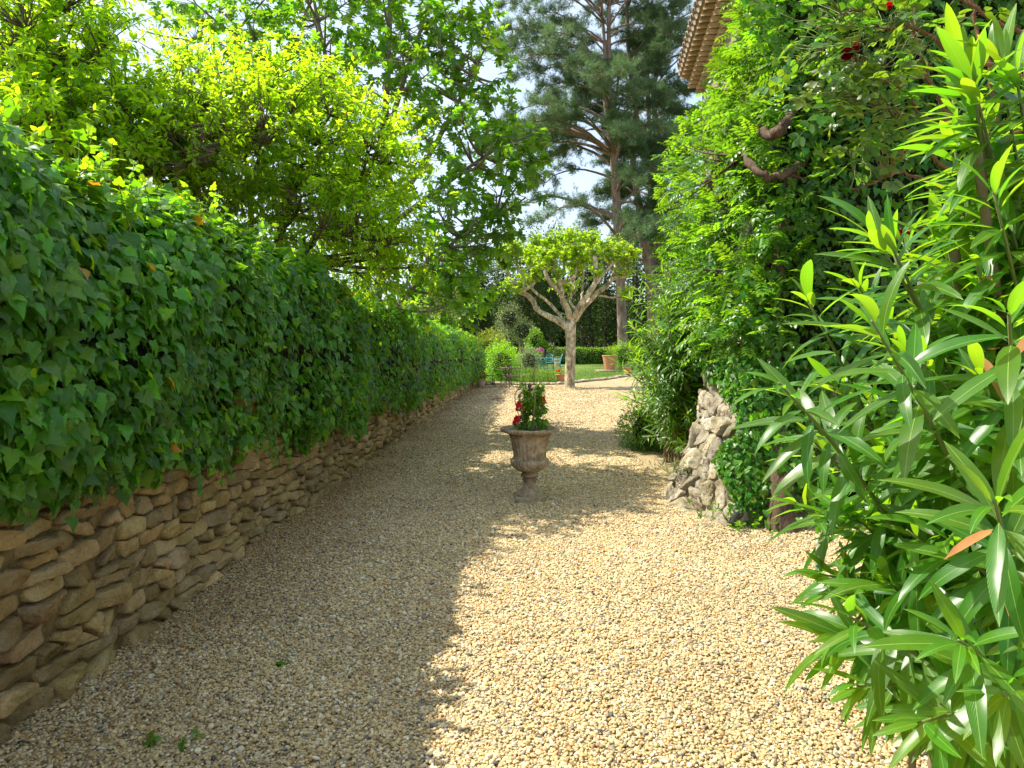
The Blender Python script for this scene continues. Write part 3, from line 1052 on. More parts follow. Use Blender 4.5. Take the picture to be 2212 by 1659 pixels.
def ivy_hedge():
    root = thing('ivy_hedge', 'thick dark green ivy hedge hanging over the low stone wall on the left', 'ivy hedge', (-2.5, 8, 0.9))
    d = np.concatenate([rng.uniform(-1.0, 1.8, 2200), rng.uniform(1.8, 4.5, 11000), rng.uniform(4.5, 8.5, 11500), rng.uniform(8.5, 15, 9500), rng.uniform(15, 28.3, 11000)])
    u = rng.random(len(d))
    u = np.where((u > 0.72) & (rng.random(len(d)) < 0.6), u * 0.72, u)
    pos, nr = hedge_surface(d, u)
    lump = 0.085 * sines(pos, 2.6, 2) + 0.04 * sines(pos, 7, 4)
    # the lower lip hangs unevenly
    low = u < 0.16
    pos[:, 2] += np.where(low, 0.10 * sines(pos * np.array([0, 1, 0]), 3.0, 8) + 0.02, 0)
    pos = pos + nr * (lump + 0.05 - 0.20 * rng.random(len(d)) ** 1.6)[:, None]
    side = nr[:, 0:1]
    dirs = unit(np.array([0.35, 0, -1.0]) * np.clip(side, 0.05, 1) + nr * 0.35 + rng.normal(size=pos.shape) * 0.42 + np.array([0, -0.15, 0]))
    top = nr[:, 2] > 0.6
    dirs[top] = unit(rng.normal(size=(top.sum(), 3)) * np.array([1, 1, 0.35]) + np.array([0.5, 0, 0.1]))
    nn = unit(nr + np.array([0.15, -0.12, 0.35]) + rng.normal(size=pos.shape) * 0.45)
    sc = np.interp(d, [0, 3, 8, 28], [0.076, 0.074, 0.068, 0.078]) * rng.uniform(0.45, 1.35, len(d))
    tv = np.ones((len(d), 3)) * (1 + 0.20 * sines(pos, 2.0, 6))[:, None]
    young = rng.random(len(d)) < 0.07
    tv[young] *= np.array([1.9, 1.5, 1.0])
    dead = rng.random(len(d)) < 0.008
    tv[dead] *= np.array([5.0, 1.0, 1.5])
    near = d < 6.2
    foliage(root, IVY_V, pos[near], frames(dirs, nn)[near], sc[near], M['ivy'], 300, tintv=tv[near], score=pos[near][:, 0] * 2.0)
    foliage(root, IVY_S, pos[~near], frames(dirs, nn)[~near], sc[~near], M['ivy'], 0, tintv=tv[~near])
    # upright young shoots along the top
    ns = 95
    ds = np.concatenate([rng.uniform(1.8, 8, 70), rng.uniform(8, 25, 25)])
    p0, n0 = hedge_surface(ds, rng.uniform(0.42, 0.58, ns))
    D = unit(np.array([0.15, 0, 1.0]) + rng.normal(size=(ns, 3)) * 0.28)
    L = rng.uniform(0.12, 0.34, ns)
    lp, ld, ln = twig_leaves(p0, D, L, 7, 0.0, 1.0, -0.1, 1.0, 0.3)
    t = np.linspace(0, 1, 4)
    st = TM(); st.add(*tubes(p0[:, None] + D[:, None] * (L[:, None] * t)[..., None], np.linspace(0.004, 0.002, 4)[None] * np.ones((ns, 1)), 4))
    st.build('young_shoots', M['green_stem'], root, True, 'stuff')
    foliage(root, IVY_V, lp, frames(ld, ln), 0.062 * rng.uniform(0.6, 1.15, len(lp)), M['ivy'], 0, stuff='young_leaves', tintv=np.ones((len(lp), 3)) * np.array([2.0, 1.7, 1.1]))
    # loose sprigs hanging over the stones
    ns = 60
    ds = np.concatenate([rng.uniform(2.2, 9, 42), rng.uniform(9, 24, 18)])
    p0, n0 = hedge_surface(ds, np.full(ns, 0.03))
    p0 = p0 + np.array([0.05, 0, 0.06])
    D = unit(np.array([0.12, 0, -1.0]) + rng.normal(size=(ns, 3)) * np.array([0.12, 0.45, 0.1]))
    L = rng.uniform(0.08, 0.34, ns)
    lp, ld, ln = twig_leaves(p0, D, L, 8, 0.0, 0.8, 0.7, 0.2, 0.3)
    lp[:, 0] = np.maximum(lp[:, 0], xw(lp[:, 1]) + 0.02)
    q = p0[:, None] + D[:, None] * (L[:, None] * t)[..., None]
    st = TM(); st.add(*tubes(q, np.full((ns, 4), 0.0025), 4))
    st.build('hanging_stems', M['green_stem'], root, True, 'stuff')
    foliage(root, IVY_V, lp, frames(ld, unit(ln * 0.4 + np.array([1.0, -0.3, 0.3]))), 0.05 * rng.uniform(0.5, 1.3, len(lp)), M['ivy'], 0, stuff='hanging_leaves', tintv=np.ones((len(lp), 3)) * np.array([1.3, 1.2, 1.0]))
    # near-black body for the inner twigs: paints the gaps dark, stops light leaking
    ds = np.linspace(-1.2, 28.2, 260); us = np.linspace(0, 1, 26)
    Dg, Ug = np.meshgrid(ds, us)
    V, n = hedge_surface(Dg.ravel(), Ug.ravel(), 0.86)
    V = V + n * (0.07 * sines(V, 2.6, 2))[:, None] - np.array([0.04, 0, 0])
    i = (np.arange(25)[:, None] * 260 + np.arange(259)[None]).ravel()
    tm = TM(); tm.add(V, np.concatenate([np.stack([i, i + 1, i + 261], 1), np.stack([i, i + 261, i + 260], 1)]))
    tm.build('twig_shade_body', M['dark_core'], root, True, 'stuff')


ivy_hedge()

# ------------------------------------------------------------------ plum trees, fig tree behind the hedge
PLUM_V = [blade(rng.uniform(0.36, 0.48), 2, rng.uniform(0.1, 0.4), rng.uniform(0.5, 1.2), 0.85, 0.75, t) for t in tints(12, 0.25, 0.12)]


def E(px, py, d, rpx, rpy, rd):
    return (P(px, py, d), (rpx / F * d, rd, rpy / F * d))


plum_a = [E(60, 240, 6.2, 170, 200, 0.9), E(250, 330, 6.5, 190, 150, 0.9), E(420, 290, 7.2, 150, 140, 0.9), E(110, 40, 6.5, 130, 150, 0.8), E(-120, 150, 6.2, 200, 250, 1.0), E(330, 440, 7.2, 210, 90, 0.9), E(80, 400, 6.2, 150, 80, 0.8)]
b0 = np.array([-5.0, 6.6, 0])
leafy_tree('plum_tree', 'bright yellow-green plum tree rising behind the nearest stretch of ivy hedge', 'plum tree', tuple(b0),
           [([b0, b0 + [0.1, 0, 1.2], P(100, 330, 6.5), P(80, 200, 6.4), P(40, 60, 6.5), P(50, -120, 6.6)], 0.09, 0.02),
            ([b0 + [0.1, 0, 1.2], P(200, 420, 6.6), P(330, 280, 6.9), P(430, 150, 7.2)], 0.06, 0.012),
            ([b0 + [0, 0, 1.0], P(-20, 380, 6.2), P(-100, 150, 6.2)], 0.06, 0.015)],
           plum_a, 70, 1700, 0.36, 20, PLUM_V, 0.086, M['plum'], M['bark'], 'plum trees behind the hedge', updir=0.5, grav=0.25, lobes=9, shell=0.4)
plum_b = [E(560, 330, 7.6, 170, 190, 0.9), E(700, 330, 8.2, 150, 160, 0.9), E(760, 440, 8.6, 120, 130, 0.8), E(640, 480, 8.0, 190, 120, 0.9), E(800, 330, 9.0, 70, 110, 0.6), E(500, 200, 8.4, 120, 90, 0.8), E(690, 220, 8.6, 80, 70, 0.6), E(800, 560, 9.4, 100, 70, 0.7)]
b0 = np.array([-3.3, 8.4, 0])
leafy_tree('plum_tree', 'second plum tree with yellow-green leaves, standing farther along, in front of the fig', 'plum tree', tuple(b0),
           [([b0, b0 + [0.1, 0, 1.4], P(620, 450, 8.2), P(640, 300, 8.4), P(690, 180, 8.6)], 0.08, 0.02),
            ([b0 + [0.1, 0, 1.4], P(700, 480, 8.4), P(790, 380, 8.8), P(830, 270, 9.0)], 0.05, 0.012),
            ([b0 + [0.1, 0, 1.2], P(540, 420, 8.0), P(500, 230, 8.3)], 0.05, 0.012)],
           plum_b, 80, 1450, 0.36, 20, PLUM_V, 0.082, M['plum'], M['bark'], 'plum trees behind the hedge', updir=0.45, grav=0.25, lobes=9, shell=0.4)

FIG_V = [lobed(FIG, (0, 0.36), rng.uniform(0.0, 0.3), rng.uniform(0, 0.4), rng.uniform(0.1, 0.5), t, seed=60 + k) for k, t in enumerate(tints(10, 0.25, 0.15))]
b0 = np.array([-2.9, 12.6, 0])
fig_b = [E(480, 60, 12.6, 160, 100, 1.0), E(700, 90, 12.4, 190, 160, 1.3), E(900, 150, 12.2, 160, 170, 1.3), E(1010, 110, 12.0, 90, 130, 1.0), E(1000, 330, 11.8, 150, 130, 1.3), E(1110, 300, 12.0, 60, 70, 0.7), E(950, 500, 11.6, 130, 110, 1.2),
         E(1040, 480, 12.0, 80, 100, 0.8), E(1110, 400, 11.8, 60, 90, 0.7), E(1000, 610, 12.5, 80, 70, 0.9), E(900, 620, 11.8, 130, 70, 1.0), E(800, -120, 12.6, 330, 160, 1.6), E(960, 640, 13.5, 80, 60, 1.0)]
leafy_tree('fig_tree', 'tall spreading fig tree with big lobed leaves leaning over the drive', 'fig tree', tuple(b0),
           [([b0, b0 + [0.2, 0, 1.5], P(850, 480, 12.5), P(830, 330, 12.5), P(840, 120, 12.4), P(845, -120, 12.5)], 0.12, 0.03),
            ([b0 + [0.1, 0, 1.2], P(800, 480, 12.6), P(740, 280, 12.6), P(690, 60, 12.6), P(660, -100, 12.7)], 0.07, 0.02),
            ([P(850, 450, 12.5), P(930, 330, 12.2), P(1000, 200, 12.0), P(1060, 80, 12.0)], 0.06, 0.012),
            ([P(850, 480, 12.5), P(960, 400, 12.0), P(1060, 330, 11.9), P(1150, 290, 12.0)], 0.05, 0.012),
            ([b0 + [0.2, 0, 1.6], P(930, 580, 12.0), P(1020, 480, 11.9), P(1070, 470, 12.0)], 0.05, 0.01),
            ([P(790, 440, 12.6), P(660, 280, 12.7), P(560, 120, 12.7), P(480, 20, 12.7)], 0.05, 0.01),
            ([P(835, 300, 12.5), P(880, 150, 12.3), P(930, 0, 12.3), P(960, -120, 12.4)], 0.05, 0.015)],
           fig_b, 150, 1000, 0.36, 7, FIG_V, 0.165, M['fig'], M['fig_bark'], None, updir=0.6, grav=0.35, shell=0.75, fruit=(260, 0.035, M['green_stem']))

# ------------------------------------------------------------------ background masses
SIMPLE_V = [blade(rng.uniform(0.4, 0.6), 1, 0.3, 0.5, 0.9, 0.8, t) for t in tints(8, 0.35, 0.15)]


def mass(root, blobs, n, size, mat, shell=0.5, upn=0.6, seed=1, sizef=None):
    pos, u = blob_points(blobs, n, shell, seed)
    d = unit(u + rng.normal(size=pos.shape) * 0.6 + np.array([0, 0, 0.1]))
    nn = unit(u * 0.6 + np.array([0, 0, upn]) + rng.normal(size=pos.shape) * 0.5)
    tv = np.ones((n, 3)) * (1 + 0.25 * sines(pos, 1.1 / max(0.4, np.mean([b[1][0] for b in blobs])), seed))[:, None]
    foliage(root, SIMPLE_V, pos, frames(d, nn), size * rng.uniform(0.6, 1.3, n), mat, 0, tintv=tv)


def core(root, blobs, k=0.72, name='branch_shade_core'):  # near-black lumps stand in for branches in deep shade
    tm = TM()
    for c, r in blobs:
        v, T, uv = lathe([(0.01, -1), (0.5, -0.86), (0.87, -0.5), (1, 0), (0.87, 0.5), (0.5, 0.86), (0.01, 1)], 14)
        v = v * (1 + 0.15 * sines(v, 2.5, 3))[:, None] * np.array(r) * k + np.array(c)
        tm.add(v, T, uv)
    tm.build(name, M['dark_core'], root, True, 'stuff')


def bush(name, label, cat, c, r, n, size, mat, group=None, blobs=None):
    root = thing(name, label, cat, (c[0], c[1], c[2] - r[2]), group)
    bl = blobs or [(np.array(c), r)]
    mass(root, bl, int(n * 2.8), size, mat, 0.45, 1.3, int(abs(c[1] * 7)))
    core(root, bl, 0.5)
    return root


def round_tree(label, x, y, h, r, n, size, mat, group, seed):
    root = thing('broadleaf_tree', label, 'tree', (x, y, 0), group)
    tm = TM(); tm.add(*tubes(spline([(x, y, 0), (x + 0.1, y, h * 0.3), (x - 0.1, y + 0.1, h * 0.75)], 8), np.linspace(0.2, 0.06, 8), 7))
    tm.build('trunk', M['bark'], root)
    rr = np.random.default_rng(seed)
    bl = []
    for k in range(7):
        a = rr.uniform(0, 6.28)
        q = r * rr.uniform(0.3, 0.7)
        bl.append((np.array([x + q * math.cos(a), y + q * math.sin(a), h * rr.uniform(0.3, 0.85)]), (r * 0.55, r * 0.55, h * 0.2)))
    mass(root, bl, n, size, mat, 0.5, 0.6, seed)
    return root


for k, (lab, x, y, h, r) in enumerate([
        ('dark green tree behind the plum trees, nearest the left edge', -7.5, 9, 3.4, 2.0),
        ('green tree filling the gap behind the middle of the ivy hedge', -6.5, 15, 4.0, 2.3),
        ('low green tree behind the fig tree', -5.5, 19, 4.2, 2.2),
        ('leafy tree beyond the far end of the ivy hedge', -4.2, 24, 4.3, 1.8),
        ('leafy tree left of the two clipped bushes', -4.0, 33, 5.0, 2.3)]):
    round_tree(lab, x, y, h, r, 3600, 0.11, M['tree_leaf'], 'green trees behind the hedge', 40 + k)

# shrubs round the seating
c = P(1058, 735, 34)
bush('clipped_bush', 'flat-topped yellow-green clipped bush above the rounded one', 'bush', (c[0], 34, 1.2), (0.95, 1.0, 1.25), 2600, 0.085, M['shrub_yellow'], 'bushes by the seating area')
c = P(1086, 775, 30.5)
bush('clipped_bush', 'big rounded glossy green bush behind the iron bistro set', 'bush', (c[0] - 0.05, 30.5, 0.78), (0.88, 0.9, 0.98), 2600, 0.075, M['bush'], 'bushes by the seating area')
c = P(1142, 770, 38)
bush('variegated_shrub', 'pale flecked shrub right of the rounded bush', 'shrub', (c[0], 38, 0.75), (0.75, 0.8, 0.85), 1600, 0.07, M['shrub_grey'], 'bushes by the seating area')
bush('leafy_shrub', 'tall loose grey-green shrub in front of the dark trees', 'shrub', (0.2, 46, 2.6), (1.0, 1.0, 2.5), 1800, 0.1, M['shrub_grey'], 'loose shrubs before the trees',
     [(np.array([-0.2, 46, 3.4]), (1.0, 0.8, 1.1)), (np.array([0.7, 46, 2.6]), (0.9, 0.8, 0.9)), (np.array([-0.6, 45.5, 1.6]), (0.9, 0.8, 1.4))])
bush('leafy_shrub', 'thin fresh green shrub between the pale shrub and the plane trunk', 'shrub', (2.0, 49, 1.3), (0.9, 0.8, 1.3), 1100, 0.13, M['bush'], 'loose shrubs before the trees',
     [(np.array([1.6, 49, 2.0]), (0.7, 0.6, 0.9)), (np.array([2.2, 49, 1.1]), (0.8, 0.6, 0.9))])
c = P(1352, 775, 42.5)
bush('rounded_bush', 'clipped round green bush behind the big terracotta pot', 'bush', (c[0], 43, 0.95), (0.95, 0.9, 0.95), 2200, 0.075, M['bush'])
herb = thing('lavender_clump', 'low feathery green herb clump left of the plane trunk', 'herb clump', (1.1, 29.2, 0.0))
bl = [(np.array([0.65, 29.2, 0.22]), (0.4, 0.4, 0.42)), (np.array([1.15, 29.1, 0.2]), (0.55, 0.4, 0.38)), (np.array([1.7, 29.2, 0.16]), (0.4, 0.4, 0.32))]
pos, u = blob_points(bl, 3200, 0.5, 3)
HERB_V = [blade(0.10, 1, 0.1, 0.2, 1, 0.8, t) for t in tints(6, 0.3, 0.15)]
foliage(herb, HERB_V, pos, frames(unit(u * 0.6 + np.array([0, 0, 1.0]) + rng.normal(size=u.shape) * 0.3), unit(rng.normal(size=u.shape))), 0.16, M['herb'], 0)
lowbush = bush('low_bush', 'small dark green bush low at the foot of the right-hand oleander', 'bush', (2.05, 10.6, 0.28), (0.42, 0.5, 0.42), 1500, 0.05, M['bush'])

# clipped hedge across the end of the lawn
hx0, hx1, hd = 1.6, 11.0, 54.0
hedge = thing('clipped_hedge', 'low straight clipped green hedge across the far end of the lawn', 'hedge', (6, hd, 0.2))
n = 7000
p = np.stack([rng.uniform(hx0, hx1, n), hd + rng.uniform(-0.5, 0.5, n), 0.15 + 1.28 * rng.random(n)], 1)
f = rng.random(n)
p[f < 0.6, 1] = hd - 0.5 + rng.normal(size=(f < 0.6).sum()) * 0.05
p[f > 0.75, 2] = 1.43 + rng.normal(size=(f > 0.75).sum()) * 0.05
nn = np.where((f < 0.6)[:, None], np.array([0, -1, 0.4]), np.array([0, -0.2, 1.0])) + rng.normal(size=(n, 3)) * 0.5
foliage(hedge, SIMPLE_V, p, frames(unit(rng.normal(size=(n, 3)) + np.array([0, -0.3, 0.3])), unit(nn)), 0.11 * rng.uniform(0.6, 1.3, n), M['bush'], 0)
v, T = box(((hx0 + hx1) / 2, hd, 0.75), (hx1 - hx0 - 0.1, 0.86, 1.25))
TM().add(v, T).build('branch_shade_core', M['dark_core'], hedge)  # solid near-black block, paints the shade inside the hedge

# dark conifers at the back
for k in range(27):
    x = -7.0 + k * 0.92 + rng.normal() * 0.2
    y = 60 + rng.uniform(-2, 7)
    h = rng.uniform(9.0, 12.5)
    side = 'left of the plane trunk' if CX + x / y * F < 1222 else 'right of the plane trunk'
    root = thing('conifer', 'tall dark conifer in the row of trees behind the lawn, ' + side, 'conifer', (x, y, 0.2), 'dark conifers at the back ' + side)
    tm = TM(); tm.add(*tubes(spline([(x, y, 0.2), (x + 0.05, y, h * 0.4), (x, y, h * 0.95)], 8), np.linspace(0.19, 0.04, 8), 7))
    tm.build('trunk', M['bark'], root)
    b = [(np.array([x + rng.normal() * 0.2, y, z_]), (0.95 - 0.5 * abs(z_ / h - 0.5), 0.9, h * 0.14)) for z_ in np.linspace(0.26 * h, 0.95 * h, 6)]
    mass(root, b, 2100, 0.26, M['forest'], 0.8, 0.3, 90 + k)
far = thing('woodland', 'far dark wood seen between the conifer trunks', 'wood', (4, 86, 0))
far['kind'] = 'stuff'
bl = [(np.array([x, 84 + rng.uniform(0, 6), h * 0.5]), (4.0, 3.0, h * 0.52)) for x, h in zip(np.arange(-50, 60, 3.5), rng.uniform(6.5, 10.5, 40))]
mass(far, bl, 26000, 0.55, M['forest'], 0.35, 0.5, 200)
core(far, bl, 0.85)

# ------------------------------------------------------------------ pines
NEEDLE = []
for k, t in enumerate(tints(6, 0.25, 0.08)):
    V, T = [], []
    for j in range(8):
        a = unit(rng.normal(size=3) + np.array([0, 1.1, 0]))
        s = unit(np.cross(a, rng.normal(size=3))) * 0.030
        L = rng.uniform(0.7, 1.1)
        n0 = len(V)
        V += [s, -s, a * L]
        T.append((n0, n0 + 1, n0 + 2))
    V = np.array(V)
    NEEDLE.append(dict(V=V, T=np.array(T), UV=np.zeros((len(V), 2)), C=np.tile(np.array(t), (len(V), 1))))


def pine(label, stems, d, nb, lean, ntuft, zlo, seed, lo_len=5.0, hi_len=5.5):
    r = np.random.default_rng(seed)
    base = stems[0][0][0]
    root = thing('pine_tree', label, 'pine tree', (base[0], base[1], 0.2), 'tall pines behind the lawn')
    cs = []
    for pts, r0, r1 in stems:
        c = spline(pts, 26)
        cs.append(c)
        tm = TM(); tm.add(*tubes(c, np.linspace(r0, r1, 26) * (1 + 0.06 * r.normal(size=26)), 10))
        tm.build('trunk', M['pine_bark'], root)
    bt, br = [], []
    tufts, tdir = [], []
    for k in range(nb):
        c = cs[k % len(cs)]
        z = zlo + (c[-1, 2] - zlo) * (k + r.random()) / nb
        i = int(np.argmin(np.abs(c[:, 2] - z)))
        f = (z - zlo) / (c[-1, 2] - zlo)
        q = c[i] * 0.999 + 0
        a = r.uniform(0, 2 * math.pi)
        dirx = math.cos(a) + lean
        v = unit(np.array([dirx, math.sin(a), 0]))
        L = (lo_len * (1 - f) + hi_len * f) * r.uniform(0.55, 1.15) * (1.2 if dirx * lean > 0 else 0.85)
        rise = r.uniform(-0.12, 0.30) + 0.25 * f
        t = np.linspace(0, 1, 9)[:, None]
        pts = q + v * L * t + np.array([0, 0, 1]) * (L * (rise * t + 0.16 * np.sin(t * 3.1) - 0.10 * t * t)) + r.normal(size=(9, 3)) * 0.10 * t
        bt.append(pts); br.append(np.linspace(0.10, 0.02, 9) * (0.6 + 0.5 * (1 - f)) * (L / 5) ** 0.5)
        ns = int(7 + L * 3.2)
        for j in range(ns):
            s = r.uniform(0.34 + 0.12 * (1 - f), 1.0)
            p0 = pts[min(8, int(s * 8.99))]
            sv = unit(v * 0.7 + r.normal(size=3) * np.array([0.8, 0.8, 0.45]) + np.array([0, 0, 0.22]))
            sl_ = r.uniform(0.5, 1.3)
            tt = np.linspace(0, 1, 9)[:, None]
            sp = p0 + sv * sl_ * tt + np.array([0, 0, -0.06]) * tt ** 2
            bt.append(sp); br.append(np.linspace(0.022, 0.008, 9))
            m = max(4, int(ntuft / (nb * ns)))
            w = r.random(m)
            tufts.append(p0 + sv * sl_ * (0.25 + 0.8 * w[:, None]) + r.normal(size=(m, 3)) * 0.13)
            tdir.append(unit(sv + r.normal(size=(m, 3)) * 0.6 + np.array([0, 0, 0.25])))
    tm = TM(); tm.add(*tubes(np.array(bt), np.array(br), 4))
    tm.build('branches', M['pine_bark'], root, True, 'stuff')
    pos = np.concatenate(tufts); dr = np.concatenate(tdir)
    tv = np.ones((len(pos), 3)) * (1 + 0.22 * sines(pos, 0.7, seed))[:, None]
    foliage(root, NEEDLE, pos, frames(dr, unit(rng.normal(size=pos.shape))), 0.34 * rng.uniform(0.7, 1.2, len(pos)), M['needle'], 0, stuff='needles', tintv=tv)


D1 = 50.0
pine('leftmost tall pine, its bare forked trunk just right of the plane tree', [
    ([P(1346, 752, D1), P(1336, 514, D1), P(1327, 363, D1), P(1318, 242, D1), P(1315, 100, D1), P(1318, -140, D1)], 0.40, 0.10),
    ([P(1325, 330, D1 - 0.2), P(1309, 230, D1), P(1306, 100, D1), P(1290, -100, D1)], 0.22, 0.08)], D1, 95, -0.6, 66000, 6.5, 301, 7.6, 6.5)
pine('middle tall pine with the crooked leaning trunk', [
    ([P(1412, 752, 53), P(1405, 600, 53), P(1395, 544, 53), P(1379, 435, 53), P(1367, 339, 53), P(1376, 260, 53), P(1358, 121, 53), P(1352, -120, 53)], 0.42, 0.10)], 53, 56, 0.0, 42000, 7.0, 302, 4.8, 5.5)
pine('rightmost tall pine, double trunk beside the house eave', [
    ([P(1420, 752, 56), P(1412, 544, 56), P(1406, 423, 56), P(1403, 302, 56), P(1398, 120, 56), P(1400, -120, 56)], 0.36, 0.10),
    ([P(1428, 640, 56), P(1424, 423, 56), P(1421, 302, 56), P(1412, 193, 56), P(1440, 90, 56), P(1480, -100, 56)], 0.34, 0.10)], 56, 70, 0.5, 52000, 8.5, 303, 5.2, 7.0)

# ------------------------------------------------------------------ plane tree
DP = 26.0


def Q(zx, zy, dd=0.0):
    return P(1036.8 + zx * 0.2362, 460.8 + zy * 0.2362, DP + dd)


def plane_tree():
    root = thing('plane_tree', 'pollarded plane tree with mottled bark and knuckled limbs at the edge of the lawn', 'plane tree', tuple(P(1229, 838, DP)))
    tr = spline([Q(818, 1620), Q(820, 1560), Q(825, 1400), Q(830, 1200), Q(828, 1060), Q(838, 960)], 16)
    rad = np.interp(np.linspace(0, 1, 16), [0, 0.06, 0.18, 0.7, 0.9, 1], [0.27, 0.225, 0.195, 0.185, 0.21, 0.15])
    TM().add(*tubes(tr, rad, 16)).build('trunk', M['plane_bark'], root)
    L = [([(815, 1060, 0), (700, 975, 0.1), (620, 940, 0.2), (520, 880, 0.3), (500, 820, 0.3), (420, 740, 0.3), (360, 710, 0.2), (330, 640, 0.2), (260, 570, 0.3), (225, 470, 0.3)], 0.13, 0.055),
         ([(370, 712, 0.2), (430, 690, 0.1), (490, 650, 0), (500, 590, -0.1), (520, 500, -0.1)], 0.065, 0.045),
         ([(370, 715, 0.2), (290, 685, 0), (225, 705, -0.2)], 0.06, 0.045),
         ([(395, 720, 0.3), (405, 600, 0.5), (350, 500, 0.6), (330, 390, 0.6)], 0.06, 0.05),
         ([(780, 1010, 0.1), (735, 940, 0.3), (690, 880, 0.5), (600, 790, 0.8), (500, 715, 1.0), (440, 630, 1.2), (470, 560, 1.2), (465, 460, 1.2)], 0.07, 0.04),
         ([(830, 1000, 0), (800, 880, -0.2), (745, 740, -0.4), (730, 640, -0.5), (685, 520, -0.6), (670, 420, -0.6)], 0.13, 0.06),
         ([(745, 740, -0.4), (650, 645, -0.6), (605, 560, -0.7), (598, 470, -0.7), (592, 400, -0.7)], 0.08, 0.065),
         ([(732, 640, -0.5), (800, 625, -0.3), (870, 570, -0.2), (885, 470, -0.2), (885, 400, -0.2)], 0.07, 0.055),
         ([(760, 600, -0.3), (770, 520, 0), (765, 420, 0)], 0.05, 0.05),
         ([(845, 985, 0), (900, 870, -0.3), (1000, 720, -0.5), (1060, 620, -0.6), (1050, 500, -0.7), (1050, 380, -0.7)], 0.12, 0.075),
         ([(1055, 640, -0.6), (1130, 550, -0.5), (1190, 490, -0.4), (1215, 430, -0.4)], 0.07, 0.05),
         ([(860, 985, 0.1), (940, 870, 0.3), (1060, 740, 0.5), (1180, 640, 0.6), (1225, 590, 0.6), (1320, 575, 0.6), (1345, 500, 0.6), (1345, 420, 0.6)], 0.115, 0.045),
         ([(1075, 750, 0.5), (1190, 768, 0.4), (1330, 772, 0.3)], 0.045, 0.025),
         ([(1185, 640, 0.6), (1230, 520, 0.8), (1250, 400, 0.8)], 0.06, 0.05),
         ([(865, 880, 0.2), (825, 800, 0.6), (840, 720, 0.9), (790, 690, 1.1), (740, 660, 1.3)], 0.055, 0.035),
         ([(845, 735, 0.9), (870, 680, 0.9), (835, 630, 1.0), (860, 540, 1.1), (870, 440, 1.1)], 0.045, 0.045),
         ([(925, 800, 0.2), (935, 700, 0.6), (940, 600, 0.8), (960, 440, 0.9)], 0.04, 0.045)]
    tips = []
    for pts, r0, r1 in L:
        c = spline([Q(*p) for p in pts], 18)
        c[1:] += rng.normal(size=(17, 3)) * 0.012
        rr = np.linspace(r0, r1, 18) * (1 + 0.07 * rng.normal(size=18))
        tip = len(pts) > 3 or r0 < 0.055
        if tip: rr[-3:] = rr[-4] * np.array([1.15, 1.4, 0.9])
        TM().add(*tubes(c, rr, 9)).build('limb', M['plane_bark'], root)
        tips.append((c[-1], c[-1] - c[-4]))
        if len(pts) > 4: tips.append((c[12], np.array([0, 0, 1.0])))
    PV = [lobed(PLANE, (0, 0.36), rng.uniform(0, 0.3), rng.uniform(0, 0.4), rng.uniform(0.1, 0.5), t, seed=90 + k) for k, t in enumerate(tints(8, 0.2, 0.12))]
    P0, D, Ls = [], [], []
    ends = [t[0] for t in tips[:]]
    extra = [Q(x, y, dd) for x, y, dd in [(300, 330, 0.3), (540, 300, 0), (640, 260, -0.4), (740, 250, 0.3), (830, 240, -0.3), (930, 260, 0.4), (1010, 260, -0.4), (1120, 330, 0), (1180, 350, 0.4), (1290, 340, 0.5), (1370, 380, 0.4), (470, 350, 0.8), (560, 420, -0.4), (700, 350, 0.8), (830, 360, 0.8), (1050, 350, 0.9), (1240, 380, -0.3), (240, 400, 0.4)]]
    for e in ends * 2 + extra * 2:
        k = 9
        P0.append(np.tile(e, (k, 1)) + rng.normal(size=(k, 3)) * 0.08)
        D.append(unit(rng.normal(size=(k, 3)) * np.array([0.6, 0.6, 0.4]) + np.array([0, 0, 0.75])))
        Ls.append(rng.uniform(0.25, 0.65, k))
    P0 = np.concatenate(P0); D = np.concatenate(D); Ls = np.concatenate(Ls)
    t = np.linspace(0, 1, 4)
    tm = TM(); tm.add(*tubes(P0[:, None] + D[:, None] * (Ls[:, None] * t)[..., None], np.linspace(0.009, 0.004, 4)[None] * np.ones((len(P0), 1)), 3))
    tm.build('twigs', M['plane_bark'], root, True, 'stuff')
    pos, d, nr = twig_leaves(P0, D, Ls, 8, 0.1, 1.0, 0.2)
    foliage(root, PV, pos, frames(d, nr), 0.13 * rng.uniform(0.55, 1.2, len(pos)), M['plane'], 300)


plane_tree()

# ------------------------------------------------------------------ house on the right
WB0, WB1 = np.array([2.75, 6.6]), np.array([3.52, 12.85])
bdir = unit(WB1 - WB0); bn = np.array([-bdir[1], bdir[0]])
house = thing('house', 'old stone house on the right with terracotta tiled eave, mostly hidden by climbers', 'house', (4.2, 8.5, 0))
C0 = WB0; C1 = WB1
C2 = C1 - bn * 7; C3 = np.array([9.6, 5.6])
tm = TM()
for a, b, ht in ((C0, C1, 6.5), (C1, C2, 6.5), (C2, C3, 6.5), (C3, C0, 6.5)):
    V = np.array([(*a, -0.1), (*b, -0.1), (*b, ht), (*a, ht)])
    tm.add(V, [(0, 1, 2), (0, 2, 3)])
tm.build('wall', M['house'], house, False)
# eave: three corbelled courses of tile and the roof tiles above
half = [(math.cos(a), math.sin(a)) for a in np.linspace(0, math.pi, 9)]


